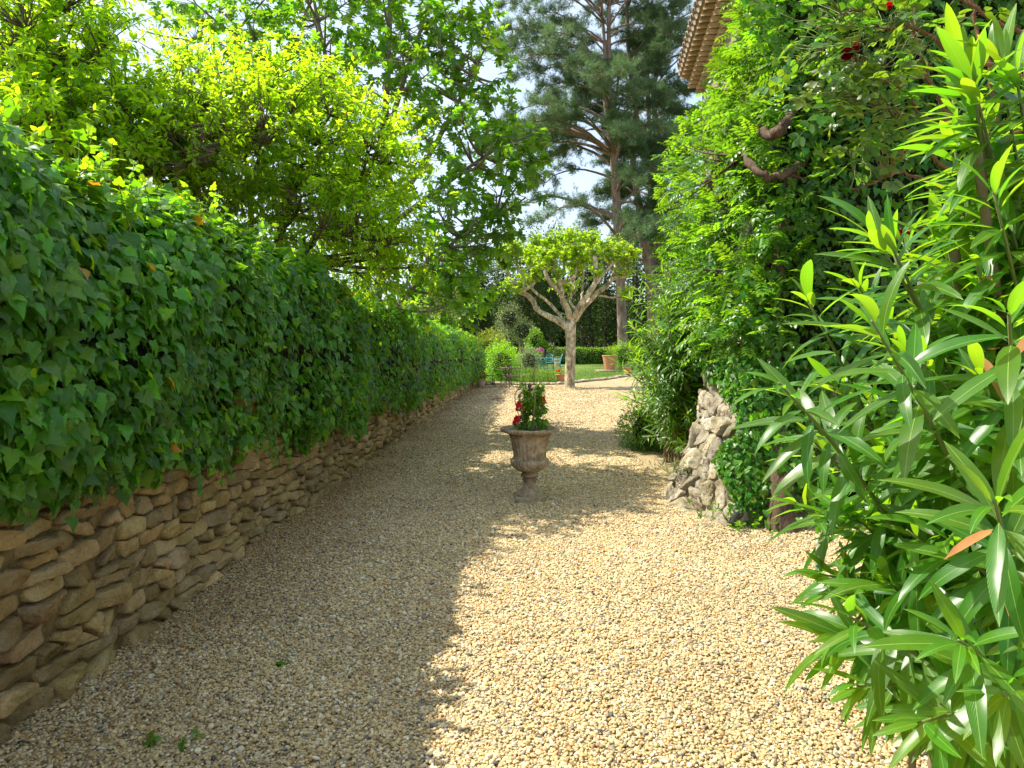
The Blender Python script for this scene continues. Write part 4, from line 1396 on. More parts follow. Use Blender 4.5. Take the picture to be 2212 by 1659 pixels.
def half_tile(L, r, th=0.018):
    V = []
    for y in (0, L):
        for rr in (r, r - th):
            for c_, s_ in half:
                V.append((c_ * rr, y, s_ * rr))
    T = []
    n = 9
    for i in range(n - 1):
        T += [(i, i + 1, 2 * n + i + 1), (i, 2 * n + i + 1, 2 * n + i)]
        T += [(n + i, 3 * n + i + 1, n + i + 1), (n + i, 3 * n + i, 3 * n + i + 1)]
        T += [(i, n + i + 1, i + 1), (i, n + i, n + i + 1)]
        T += [(2 * n + i, 2 * n + i + 1, 3 * n + i + 1), (2 * n + i, 3 * n + i + 1, 3 * n + i)]
    return np.array(V), np.array(T)


v, T = half_tile(0.55, 0.105)
me_tile = mesh_np('corbel_tile', v, T, None, None, M['tile'])
me_top = mesh_np('roof_tile', *half_tile(0.5, 0.11), None, None, M['tile_top'])
yaw = math.atan2(-bn[0], bn[1])
rows = [(6.22, 0.12, 0.10), (6.36, 0.25, 0.0), (6.50, 0.38, 0.10)]
nt_ = int(6.2 / 0.205)
for z, proj, off in rows:
    for k in range(nt_):
        p = C1 - bdir * (k * 0.205 + off + 0.05) + bn * (proj)
        o = bpy.data.objects.new('corbel_tile', me_tile)
        COL.objects.link(o); adopt(o, house)
        o.location = (p[0], p[1], z)
        o.rotation_euler = (rng.normal() * 0.02, math.pi + rng.normal() * 0.03, yaw)
        o.rotation_euler = Matrix.Rotation(yaw + math.pi + rng.normal() * 0.02, 4, 'Z').to_euler()
for q in range(4):
    for k in range(nt_):
        s = 0.44 - q * 0.42
        for cup in (0, 1):
            p = C1 - bdir * (k * 0.205 + 0.05 + cup * 0.102) + bn * s
            o = bpy.data.objects.new('roof_tile', me_top)
            COL.objects.link(o); adopt(o, house)
            o.matrix_basis = Matrix.Translation((p[0], p[1], 6.62 + q * 0.125 + cup * 0.055 - (0 if cup else -0.05))) @ Matrix.Rotation(yaw + math.pi + rng.normal() * 0.02, 4, 'Z') @ Matrix.Rotation(0.29, 4, 'X') @ Matrix.Rotation(0 if cup else math.pi, 4, 'Y')
tm = TM()
a, b = C1 + bn * 0.36, C0 + bn * 0.36 - bdir * 1.0
cpk, dpk = C0 - bn * 3.5 - bdir * 1.0, C1 - bn * 3.5
V = np.array([(*a, 6.60), (*b, 6.60), (*cpk, 7.75), (*dpk, 7.75)])
tm.add(np.concatenate([V, V - np.array([0, 0, 0.06])]), [(0, 1, 2), (0, 2, 3), (4, 6, 5), (4, 7, 6), (0, 5, 1), (0, 4, 5), (0, 3, 7), (0, 7, 4)])
tm.build('roof', M['tile_top'], house, False)
for z0, z1, pr_ in ((6.20, 6.335, 0.10), (6.335, 6.475, 0.22), (6.475, 6.60, 0.34)):
    a = C1 + bn * pr_; b = C0 + bn * pr_ - bdir * 0.5
    tm = TM()
    V = np.array([(*C1, z0 + 0.11), (*a, z0 + 0.11), (*b, z0 + 0.11), (*(C0 - bdir * 0.5), z0 + 0.11)])
    tm.add(np.concatenate([V, V + np.array([0, 0, 0.02])]), [(0, 1, 2), (0, 2, 3), (4, 6, 5), (4, 7, 6), (1, 5, 6), (1, 6, 2), (0, 4, 5), (0, 5, 1)])
    tm.build('corbel_course', M['house'], house, False)

# ------------------------------------------------------------------ rough stone buttress
def buttress():
    root = thing('stone_buttress', 'rough sloping stone buttress with pale lichen at the corner of the house', 'buttress', (2.1, 6.8, 0))
    fp = np.array([(2.75, 7.9), (1.95, 7.85), (1.62, 7.35), (1.64, 6.60), (1.80, 6.12), (2.25, 6.02), (2.9, 6.1)])
    tp = np.array([(2.75, 7.3), (2.45, 7.25), (2.32, 7.0), (2.30, 6.75), (2.36, 6.5), (2.5, 6.4), (2.9, 6.35)])
    bot = spline(np.c_[fp, np.zeros(7)], 60); top = spline(np.c_[tp, np.full(7, 2.0)], 60)
    Ls = 3.7
    ZT = 1.30

    def surf(sv, z):
        a = np.clip(sv / Ls, 0, 1) * 59
        i0 = np.minimum(a.astype(int), 58); f = (a - i0)[:, None]
        b_ = bot[i0] * (1 - f) + bot[i0 + 1] * f
        t_ = top[i0] * (1 - f) + top[i0 + 1] * f
        t = np.clip(z / 2.0, -0.1, 1.0)[:, None]
        w = 1 - np.clip(1 - t, 0, 1.2) ** 1.2
        p = b_ * (1 - w) + t_ * w
        p[:, 2] = z
        return p

    def amap(V):
        sv, z, dep = V[:, 0], V[:, 1], V[:, 2]
        p = surf(sv, z)
        e1 = surf(sv + 0.02, z) - surf(sv - 0.02, z); e2 = surf(sv, z + 0.02) - surf(sv, z - 0.02)
        nr = unit(np.cross(e1, e2))
        out = p - np.array([2.7, 7.0, 0.2])
        nr = nr * np.sign((nr * out).sum(1))[:, None]
        p = p + nr * (dep + 0.05 * sines(p, 3.0, 20))[:, None]
        p = p + nr * (0.013 * sines(p, 13, 23) + 0.008 * sines(p, 40, 24))[:, None]
        return p + 0.008 * np.stack([sines(p, 34, 3), sines(p, 31, 4), sines(p, 37, 5)], 1)

    sd = []
    z = -0.02
    while z < ZT:
        h = rng.uniform(0.10, 0.22)
        q = 0.3 + rng.uniform(0, 0.15)
        while q < 3.55:
            w_ = rng.uniform(0.06, 0.36)
            sd.append((q + w_ / 2 + rng.normal() * 0.02, z + h / 2 + rng.normal() * 0.05))
            q += w_
        z += h
    sd = np.array(sd)
    for k, p in enumerate(cells(sd, 0.8, 0.35)):
        if p is None: continue
        p = np.clip(p, (0.15, -0.08), (3.68, ZT + 0.08))
        if (p.max(0) - p.min(0)).min() < 0.03: continue
        g = rng.uniform(0.6, 1.25)
        V, T = stone_mesh(p, 24, rng.uniform(0.004, 0.05), amap, k + 900, rng.uniform(0.0, 0.008), 1)
        TM().add(V, T, None, (g, g, g * rng.uniform(0.88, 1.05))).build('stone', M['rock'], root)
    a_, z_ = np.meshgrid(np.linspace(0, Ls, 90), np.linspace(-0.08, ZT + 0.05, 50))
    g = np.stack([a_.ravel(), z_.ravel(), np.zeros(a_.size)], 1)
    g[:, 2] = 0.006 + 0.022 * sines(g, 12, 6)
    i = (np.arange(49)[:, None] * 90 + np.arange(89)[None]).ravel()
    TM().add(amap(g), np.concatenate([np.stack([i, i + 91, i + 1], 1), np.stack([i, i + 90, i + 91], 1)])).build('mortar', M['rock'], root)
    return amap


amap = buttress()


# ------------------------------------------------------------------ climbers on the house
def wall_ivy():
    root = thing('wall_ivy', 'dark green ivy covering the house front on the right, behind the rose', 'ivy', (3.5, 6.2, 0))
    n = 10500
    x = rng.uniform(2.05, 5.6, n); z = 5.4 * rng.random(n) ** 0.85
    y = 6.35 - 0.16 * (x - 2.7) + 0.0
    p = np.stack([x, y, z], 1)
    lump = 0.10 * sines(p, 1.9, 12) + 0.05 * sines(p, 5, 13)
    edge = x < 2.3 + 0.25 * np.sin(z * 2.3) - 0.42 * (z < 1.4)
    p[:, 1] -= lump + 0.10 + 0.16 * rng.random(n) ** 2 + 0.36 * np.clip(1 - z / 1.7, 0, 1) * (x < 3.0)
    k = ~edge
    p = p[k]; n = len(p)
    nr = np.tile(np.array([-0.15, -1.0, 0.3]), (n, 1)) + rng.normal(size=(n, 3)) * 0.33
    d = unit(np.array([0, -0.3, -1.0]) + rng.normal(size=(n, 3)) * 0.42)
    foliage(root, IVY_S, p, frames(d, unit(nr)), 0.066 * rng.uniform(0.6, 1.25, n), M['ivy'], 300, tintv=np.ones((n, 3)) * (1 + 0.2 * sines(p, 3, 7))[:, None])
    # the low patch creeping over the buttress
    nb = 3800
    zq = 0.14 + 1.28 * rng.random(nb)
    lim = 2.48 - 0.50 * np.clip((zq - 0.75) / 0.5, 0, 1) + 0.16 * np.sin(zq * 9) - 0.7 * np.clip((zq - 1.12) / 0.12, 0, 1)
    sq = lim + (3.6 - lim) * rng.random(nb)
    g0 = np.stack([sq, zq, np.full(nb, 0.03)], 1)
    q0 = amap(g0); q1 = amap(g0 + np.array([0, 0, 0.05]))
    nq = unit(q1 - q0)
    q0 = q0 + nq * (0.015 + 0.075 * rng.random(nb))[:, None]
    foliage(root, IVY_S, q0, frames(unit(np.array([0, -0.2, -1.0]) + nq * 0.35 + rng.normal(size=(nb, 3)) * 0.45), unit(nq + np.array([0, 0, 0.4]) + rng.normal(size=(nb, 3)) * 0.35)), 0.052 * rng.uniform(0.5, 1.3, nb), M['ivy'], 0, stuff='creeping_ivy')
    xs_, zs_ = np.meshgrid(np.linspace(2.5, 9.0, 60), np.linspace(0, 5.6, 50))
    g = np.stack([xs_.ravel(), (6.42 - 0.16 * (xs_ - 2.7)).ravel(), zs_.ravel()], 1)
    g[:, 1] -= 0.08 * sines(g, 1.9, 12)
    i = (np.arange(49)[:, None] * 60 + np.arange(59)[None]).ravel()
    TM().add(g, np.concatenate([np.stack([i, i + 1, i + 61], 1), np.stack([i, i + 61, i + 60], 1)])).build('stems', M['dark_core'], root, True, 'stuff')  # one near-black sheet behind the leaves, painted shade in place of stems


wall_ivy()

LEAFLET = blade(0.42, 2, 0.25, 0.5, 0.75, 0.8)
VINE_V = []
for k, t in enumerate(tints(12, 0.38, 0.16)):
    lf = blade(rng.uniform(0.36, 0.46), 2, rng.uniform(0.1, 0.35), rng.uniform(0.3, 0.9), 0.75, 0.8, t)
    VINE_V.append(compound(4, lf, size=0.32, spread=rng.uniform(0.8, 1.1), sag=rng.uniform(0.1, 0.5)))


def vine():
    root = thing('trumpet_vine', 'bright green trumpet vine billowing from the side of the house above the oleander', 'climbing vine', (2.26, 5.85, 0))
    limbs = [([(2.30, 5.90, -0.02), (2.32, 6.02, 0.5), (2.38, 6.26, 1.0), (2.42, 6.42, 1.7), (2.5, 6.42, 2.6), P(1720, 365, 6.4), P(1770, 230, 6.4), P(1790, 20, 6.4)], 0.10, 0.04),
             ([P(1735, 350, 6.35), P(1700, 372, 6.05), P(1660, 380, 5.95), P(1622, 355, 6.1), P(1610, 330, 6.6)], 0.04, 0.03),
             ([P(1720, 220, 6.4), P(1700, 260, 6.05), P(1672, 292, 6.0), P(1640, 285, 6.4)], 0.04, 0.03)]
    for k, (pts, r0, r1) in enumerate(limbs):
        c = spline(pts, 18)
        rr = np.linspace(r0, r1, 18)
        if k == 0: rr[:3] = (0.16, 0.125, 0.11)
        c[2:] += rng.normal(size=(16, 3)) * 0.012
        V, T, UV = tubes(c, rr * (1 + 0.1 * rng.normal(size=18)), 10)
        V = V + unit(V - np.repeat(c, 10, 0)) * (0.018 * sines(V, 25, 5))[:, None]
        TM().add(V, T, UV).build('trunk' if k == 0 else 'limb', M['vine_bark'], root)
    bl = [(np.array([2.80, 9.0, 2.2]), (0.90, 1.3, 1.2)), (np.array([2.80, 9.0, 3.7]), (0.72, 1.3, 1.1)), (np.array([3.3, 9.0, 4.9]), (0.55, 1.1, 1.0)),
          (np.array([2.55, 7.5, 2.5]), (0.62, 0.8, 1.2)), (np.array([2.75, 7.4, 4.2]), (0.50, 0.8, 1.2)), (np.array([2.85, 7.0, 5.2]), (0.5, 0.8, 1.0)),
          (np.array([2.45, 6.6, 2.05]), (0.45, 0.5, 0.6)), (np.array([2.6, 6.5, 3.3]), (0.42, 0.5, 0.8)), (np.array([2.75, 6.3, 4.5]), (0.45, 0.4, 0.9)), (np.array([3.1, 11.0, 3.0]), (0.7, 1.0, 2.0)), (np.array([2.25, 7.1, 1.75]), (0.42, 0.55, 0.50)), (np.array([2.35, 6.5, 1.65]), (0.38, 0.35, 0.42)), (np.array([3.35, 8.6, 5.7]), (0.45, 0.9, 0.8)), (np.array([2.60, 6.9, 4.0]), (0.40, 0.5, 1.3)), (np.array([2.55, 6.45, 2.8]), (0.40, 0.4, 0.9)), (np.array([3.3, 9.8, 4.4]), (0.6, 0.8, 1.0))]
    pos, u = blob_points(bl, 6200, 0.45, 15)
    pos[:, 2] = np.maximum(pos[:, 2], 1.1)
    u = unit(u + np.array([-0.5, -0.3, 0.1]))
    d = unit(u * 0.9 + np.array([0, 0, -0.15]) + rng.normal(size=u.shape) * 0.45)
    nn = unit(np.array([0, 0, 1.0]) + u * 0.5 + rng.normal(size=u.shape) * 0.3)
    sc = 0.27 * rng.uniform(0.55, 1.15, len(pos))
    tv = np.ones((len(pos), 3)) * (1 + 0.2 * sines(pos, 2.0, 3))[:, None]
    foliage(root, VINE_V, pos, frames(d, nn), sc, M['vine'], 300, tintv=tv)
    hubs = pos[rng.choice(len(pos), 120)]
    samp = np.concatenate([spline(p[0], 18) for p in limbs])
    hp, hr = branch_net(samp, hubs, 6, 0.018, 0.006, 0.05)
    TM().add(*tubes(hp, hr, 4)).build('stems', M['vine_bark'], root, True, 'stuff')
    # near-black lumps against the house wall, painting shade inside the vine's tangle
    core(root, [(c + np.array([0.25, 0.1, 0]), tuple(np.array(r) * np.array([0.75, 1, 1]))) for c, r in bl[:6]], 0.72, 'tangle_shade_core')


vine()

# ------------------------------------------------------------------ oleanders
OLE_V = [blade(rng.uniform(0.145, 0.20), 8, rng.uniform(0.12, 0.4), rng.uniform(0.1, 0.9), 0.88, 0.72, t, rng.normal() * 0.3, 0.02) for t in tints(14, 0.2, 0.14)]
OLE_S = [blade(rng.uniform(0.14, 0.19), 3, rng.uniform(0.12, 0.4), rng.uniform(0.1, 0.8), 0.88, 0.72, t, rng.normal() * 0.3) for t in tints(10, 0.2, 0.14)]


def shoots_leaves(curves, lengths, t0, step, llen):
    """whorls of three leaves up each shoot: spreading below, upright at the tip"""
    pos, dirs, nrm, sc, young = [], [], [], [], []
    for c in curves:
        seg = np.linalg.norm(np.diff(c, axis=0), axis=1)
        cum = np.concatenate([[0], np.cumsum(seg)])
        Ltot = cum[-1]
        s = Ltot * t0
        k = 0
        while s < Ltot:
            f = s / Ltot
            p = np.array([np.interp(s, cum, c[:, q]) for q in range(3)])
            pa = np.array([np.interp(min(s + 0.02, Ltot), cum, c[:, q]) for q in range(3)])
            pb = np.array([np.interp(max(s - 0.02, 0), cum, c[:, q]) for q in range(3)])
            ax = unit(pa - pb)
            u = unit(np.cross(ax, [0.2, 0.9, 0.35])); v = np.cross(ax, u)
            tip = max(0, 1 - (Ltot - s) / 0.16)
            for j in range(3):
                a = j * 2.094 + k * 1.05 + rng.normal() * 0.25
                sd = u * math.cos(a) + v * math.sin(a)
                out = 1.25 - 0.95 * tip
                dr = unit(sd * out + ax * (0.55 + 0.7 * tip) + np.array([0, 0, -0.30 * (1 - tip)]) + rng.normal(size=3) * 0.16)
                pos.append(p + sd * 0.006); dirs.append(dr)
                nrm.append(unit(ax * 0.8 + np.array([0, 0, 0.7]) - sd * 0.25 * (1 - tip) + rng.normal(size=3) * 0.18))
                sc.append(llen * rng.uniform(0.7, 1.12) * (1 - 0.45 * tip * (rng.random() < 0.7)))
                young.append(tip)
            s += step * rng.uniform(0.75, 1.3) * (1 - 0.5 * tip)
            k += 1
    return np.array(pos), np.array(dirs), np.array(nrm), np.array(sc), np.array(young)


def oleander_near():
    root = thing('oleander', 'large nearest oleander with long leathery leaves filling the right foreground', 'oleander', (1.75, 2.25, 0), 'oleanders along the right side')
    tips = [(2105, 190, 1.75), (2195, 160, 1.7), (1890, 705, 1.5), (1690, 835, 1.75), (1745, 650, 2.2), (1850, 610, 2.1), (1720, 1085, 2.2), (2180, 690, 1.35), (2075, 1385, 1.35),
            (1840, 1335, 1.6), (1775, 1240, 2.1), (2150, 1090, 1.2), (1905, 980, 1.9), (2010, 880, 1.9), (1965, 1150, 1.8), (2150, 430, 1.65), (1990, 1560, 1.45), (2170, 1500, 1.3), (1860, 1480, 1.75),
            (2060, 300, 2.0), (2000, 700, 2.2), (2120, 820, 1.6), (1810, 840, 2.2), (1760, 960, 2.3), (2060, 1180, 1.6), (1830, 1130, 2.1), (1930, 1290, 2.0), (2090, 600, 2.0), (2200, 900, 1.5),
            (1955, 790, 2.3), (1880, 870, 2.4), (2100, 1010, 1.9), (2200, 1250, 1.5), (2040, 1300, 1.9), (1800, 1390, 1.9), (2200, 340, 1.9)]
    for _ in range(40):
        tips.append((rng.uniform(1860, 2330), rng.uniform(420, 1560), rng.uniform(1.7, 2.7)))
    for _ in range(34):
        tips.append((rng.uniform(2020, 2340), rng.uniform(130, 760), rng.uniform(1.7, 2.4)))
    for _ in range(16):
        tips.append((rng.uniform(1800, 2000), rng.uniform(1050, 1500), rng.uniform(1.8, 2.3)))
    curves = []
    st, gs = TM(), TM()
    for px, py, d in tips:
        tip = P(px, py, d)
        base = np.array([1.80 + rng.normal() * 0.14, 2.25 + rng.normal() * 0.2, 0.0])
        if tip[2] < 1.0: base = base * 0.8 + np.array([tip[0], tip[1], 0]) * 0.2
        mid = base * 0.45 + tip * 0.55 + np.array([0.10, 0.04, 0.10 + 0.12 * rng.random()])
        if tip[2] < 0.9: mid[2] = max(mid[2], tip[2] * 0.75 + 0.12)
        end = tip + (tip - mid) * 0.02
        t = np.linspace(0, 1, 16)[:, None]
        c = (1 - t) ** 2 * base + 2 * t * (1 - t) * mid + t * t * end
        curves.append(c)
        st.add(*tubes(c[:11], np.linspace(0.013, 0.007, 11), 6))
        gs.add(*tubes(c[10:], np.linspace(0.0068, 0.003, 6), 6))
    for x, y, d, x2, y2, r in ((2000, 890, 1.9, 2100, 1040, 0.016), (2060, 540, 1.9, 2150, 1130, 0.014), (2110, 330, 1.75, 2190, 900, 0.012)):
        v, T, uv = tubes(np.linspace(P(x, y, d), P(x2, y2, d + 0.15), 6), np.full(6, r), 8)
        st.add(v, T, uv)
    st.build('woody_stems', M['woody_stem'], root, True, 'stuff')
    gs.build('green_stems', M['green_stem'], root, True, 'stuff')
    pos, d, nr, sc, yg = shoots_leaves(curves, None, 0.38, 0.056, 0.205)
    k = pos[:, 2] > 0.12
    pos, d, nr, sc, yg = pos[k], d[k], nr[k], sc[k], yg[k]
    tv = 1 + yg[:, None] * np.array([0.26, 0.18, 0.05])
    dead = rng.random(len(pos)) < 0.008
    foliage(root, OLE_V, pos[~dead], frames(d, nr)[~dead], sc[~dead], M['oleander'], 300, tintv=tv[~dead])
    foliage(root, OLE_S, pos[dead], frames(d, nr)[dead], sc[dead] * 0.8, M['dry'], 0, stuff='dry_leaves')


oleander_near()


def oleander_far():
    root = thing('oleander', 'smaller oleander standing behind the stone buttress at the edge of the drive', 'oleander', (2.35, 9.2, 0), 'oleanders along the right side')
    curves = []
    st = TM()
    for k in range(200):
        a = rng.uniform(0, 6.28); e = rng.random() ** 0.7
        h = 2.55 * (1 - 0.42 * e ** 2) * rng.uniform(0.45, 1.05)
        tip = np.array([2.15 + 0.78 * e * math.cos(a), 9.2 + 0.95 * e * math.sin(a), h])
        if k < 26: tip = np.array([P(rng.uniform(1365, 1440), 0, 9)[0], 8.8 + rng.normal() * 0.4, rng.uniform(0.35, 2.3)])
        base = np.array([2.4 + rng.normal() * 0.15, 9.2 + rng.normal() * 0.2, 0])
        mid = (base + tip) / 2 + np.array([0.15 * (base[0] - tip[0]), 0, 0.3])
        t = np.linspace(0, 1, 10)[:, None]
        c = (1 - t) ** 2 * base + 2 * t * (1 - t) * mid + t * t * tip
        curves.append(c)
        st.add(*tubes(c, np.linspace(0.012, 0.004, 10), 5))
    st.build('stems', M['woody_stem'], root, True, 'stuff')
    pos, d, nr, sc, yg = shoots_leaves(curves, None, 0.30, 0.070, 0.180)
    foliage(root, OLE_S, pos, frames(d, nr), sc, M['oleander'], 300, tintv=1 + yg[:, None] * np.array([0.26, 0.18, 0.05]))


oleander_far()


# ------------------------------------------------------------------ climbing rose
def rose_flower(c, r, mat, name='rose_bloom', parent=None, facing=(-0.4, -0.8, 0.3)):
    tm = TM()
    f = unit(np.array(facing)); u = unit(np.cross(f, [0, 0, 1])); w = np.cross(u, f)
    k = 0
    for ring, (n, tilt, sz, off) in enumerate([(5, 1.15, 1.0, 0.0), (5, 0.8, 0.9, 0.12), (5, 0.45, 0.75, 0.22), (4, 0.2, 0.55, 0.3)]):
        for j in range(n):
            a = j / n * 6.283 + ring * 0.6 + rng.normal() * 0.15
            s = u * math.cos(a) + w * math.sin(a)
            pet = blade(0.95, 3, 0.25, -0.9, 1.15, 0.55, np.ones(3) * rng.uniform(0.6, 1.2))
            dr = unit(s * math.sin(tilt) + f * math.cos(tilt))
            R = frames(dr[None], unit(f - s * 0.4)[None])[0]
            tm.add((pet['V'] * sz * r) @ R.T + c + f * off * r, pet['T'], pet['UV'], pet['C'])
            k += 1
    return tm.build(name, mat, parent)


def rose():
    root = thing('climbing_rose', 'thorny climbing rose with dark red blooms in front of the ivy, top right', 'rose bush', (3.3, 4.6, 0))
    canes = [([(3.3, 4.6, 0), (3.3, 4.5, 1.6), P(2330, 250, 4.2), P(2212, 165, 4.0), P(2090, 130, 3.9), P(1990, 70, 3.8), P(1900, 60, 3.8)], 0.020, 0.007),
             ([P(2330, 250, 4.2), P(2160, 290, 4.1), P(2060, 260, 4.0), P(1960, 250, 3.9), P(1870, 215, 3.8)], 0.016, 0.006),
             ([P(2060, 260, 4.0), P(2020, 190, 4.0), P(1985, 80, 4.0), P(1960, -60, 4.0)], 0.012, 0.008),
             ([P(2180, 400, 4.2), P(2090, 330, 4.0), P(2000, 250, 3.9), P(1900, 160, 3.8), P(1840, 120, 3.7)], 0.012, 0.004),
             ([P(2100, 430, 4.1), P(2030, 400, 3.9), P(1940, 375, 3.8), P(1880, 400, 3.7), P(1840, 405, 3.7)], 0.010, 0.004),
             ([P(2060, 370, 4.0), P(1990, 320, 3.9), P(1930, 240, 3.8), P(1880, 170, 3.7)], 0.009, 0.004),
             ([P(2160, 290, 4.1), P(2140, 150, 4.0), P(2100, 20, 4.0), P(2080, -80, 4.0)], 0.012, 0.008),
             ([P(2330, 100, 4.1), P(2180, 60, 4.0), P(2060, -10, 3.9)], 0.014, 0.008),
             ([P(1900, 60, 3.8), P(1850, 20, 3.7), P(1800, 60, 3.7), P(1770, 110, 3.7)], 0.006, 0.003),
             ([P(2000, 480, 4.2), P(1965, 500, 4.1), P(1950, 512, 4.0)], 0.006, 0.003),
             ([P(2180, 400, 4.2), P(2080, 470, 4.2), P(2000, 480, 4.2)], 0.010, 0.006)]
    tm = TM(); th = TM()
    samp = []
    for pts, r0, r1 in canes:
        c = spline(pts, 20)
        c[1:] += rng.normal(size=(19, 3)) * 0.010
        samp.append(c[4:])
        TM().add(*tubes(c, np.linspace(r0, r1, 20), 6)).build('cane', M['rose_bark'], root)
        for k in range(24):
            i = rng.integers(2, 19)
            dvec = unit(rng.normal(size=3))
            th.add(np.array([c[i] + np.array([0, 0, 0.006]), c[i] - np.array([0, 0, 0.006]), c[i] + dvec * 0.028, c[i] + np.array([0.006, 0, 0])]), [(0, 1, 2), (1, 3, 2), (3, 0, 2)])
    th.build('thorns', M['rose_bark'], root, True, 'stuff')
    samp = np.concatenate(samp)
    RV = []
    for t in tints(8, 0.22, 0.2):
        lf = blade(rng.uniform(0.55, 0.7), 3, 0.2, rng.uniform(0.2, 0.6), 0.8, 0.7, t)
        RV.append(compound(2, lf, petiole=0.35, size=0.38, spread=1.15, sag=0.25))
    bl = [(P(1850, 110, 3.75), (0.42, 0.4, 0.42)), (P(1760, 60, 3.8), (0.28, 0.3, 0.3)), (P(1900, 250, 3.8), (0.28, 0.25, 0.26)), (P(1950, 60, 3.9), (0.35, 0.3, 0.25)), (P(1880, 340, 3.75), (0.16, 0.2, 0.14)), (P(1960, 500, 4.1), (0.13, 0.1, 0.1)), (P(1790, 210, 3.7), (0.13, 0.15, 0.1))]
    pos, u = blob_points(bl, 210, 0.9, 17)
    hp, hr = branch_net(samp, pos, 5, 0.004, 0.002, 0.0)
    TM().add(*tubes(hp, hr, 4)).build('green_stems', M['green_stem'], root, True, 'stuff')
    d = unit(u + np.array([-0.4, -0.3, -0.2]) + rng.normal(size=u.shape) * 0.4)
    nn = unit(np.array([0, -0.3, 1.0]) + rng.normal(size=u.shape) * 0.35)
    foliage(root, RV, pos, frames(d, nn), 0.17 * rng.uniform(0.7, 1.2, len(pos)), M['rose_leaf'], 300)
    rose_flower(P(1832, 118, 3.6), 0.052, M['flower_dark'], 'bloom', root, (-0.5, -0.7, -0.2))
    rose_flower(P(1842, 105, 3.62), 0.036, M['flower_dark'], 'bloom', root, (0.5, -0.7, 0.2))
    rose_flower(P(1915, 20, 3.7), 0.042, M['flower_red'], 'bloom', root, (-0.2, -0.8, 0.4))
    rose_flower(P(1948, 516, 4.0), 0.062, M['flower_dark'], 'bloom', root, (-0.3, -0.8, 0.35))
    # withered hips and curled brown leaves
    pos = np.array([P(1925 + rng.normal() * 14, 355 + rng.normal() * 18, 3.7) for _ in range(14)])
    foliage(root, [blade(0.5, 2, 0.5, 1.6, 1, 0.7)], pos, frames(rng.normal(size=(14, 3)) + np.array([0, 0, -1]), rng.normal(size=(14, 3))), 0.05, M['dry'], 20, part='withered_leaf')


rose()

# grey weathered board screen behind the oleander
scr = thing('board_screen', 'weathered grey wooden board screen half hidden behind the oleander', 'wooden screen', (2.95, 4.6, 0))
for k in range(6):
    z = 0.55 + k * 0.27
    w = 0.62 - 0.07 * max(0, k - 3)
    v, T = box((2.72 + w / 2 + 0.03 * k * 0, 4.62, z), (w, 0.03, 0.262), -0.15)
    TM().add(v, T).build('board', M['grey_wood'], scr)
for x in (2.85, 3.2):
    v, T = box((x, 4.66 - 0.15 * (x - 3), 1.05), (0.05, 0.05, 2.1), -0.15)
    TM().add(v, T).build('post', M['grey_wood'], scr)


# ------------------------------------------------------------------ urn with climbing plant
UX, UD = 0.178, 6.98


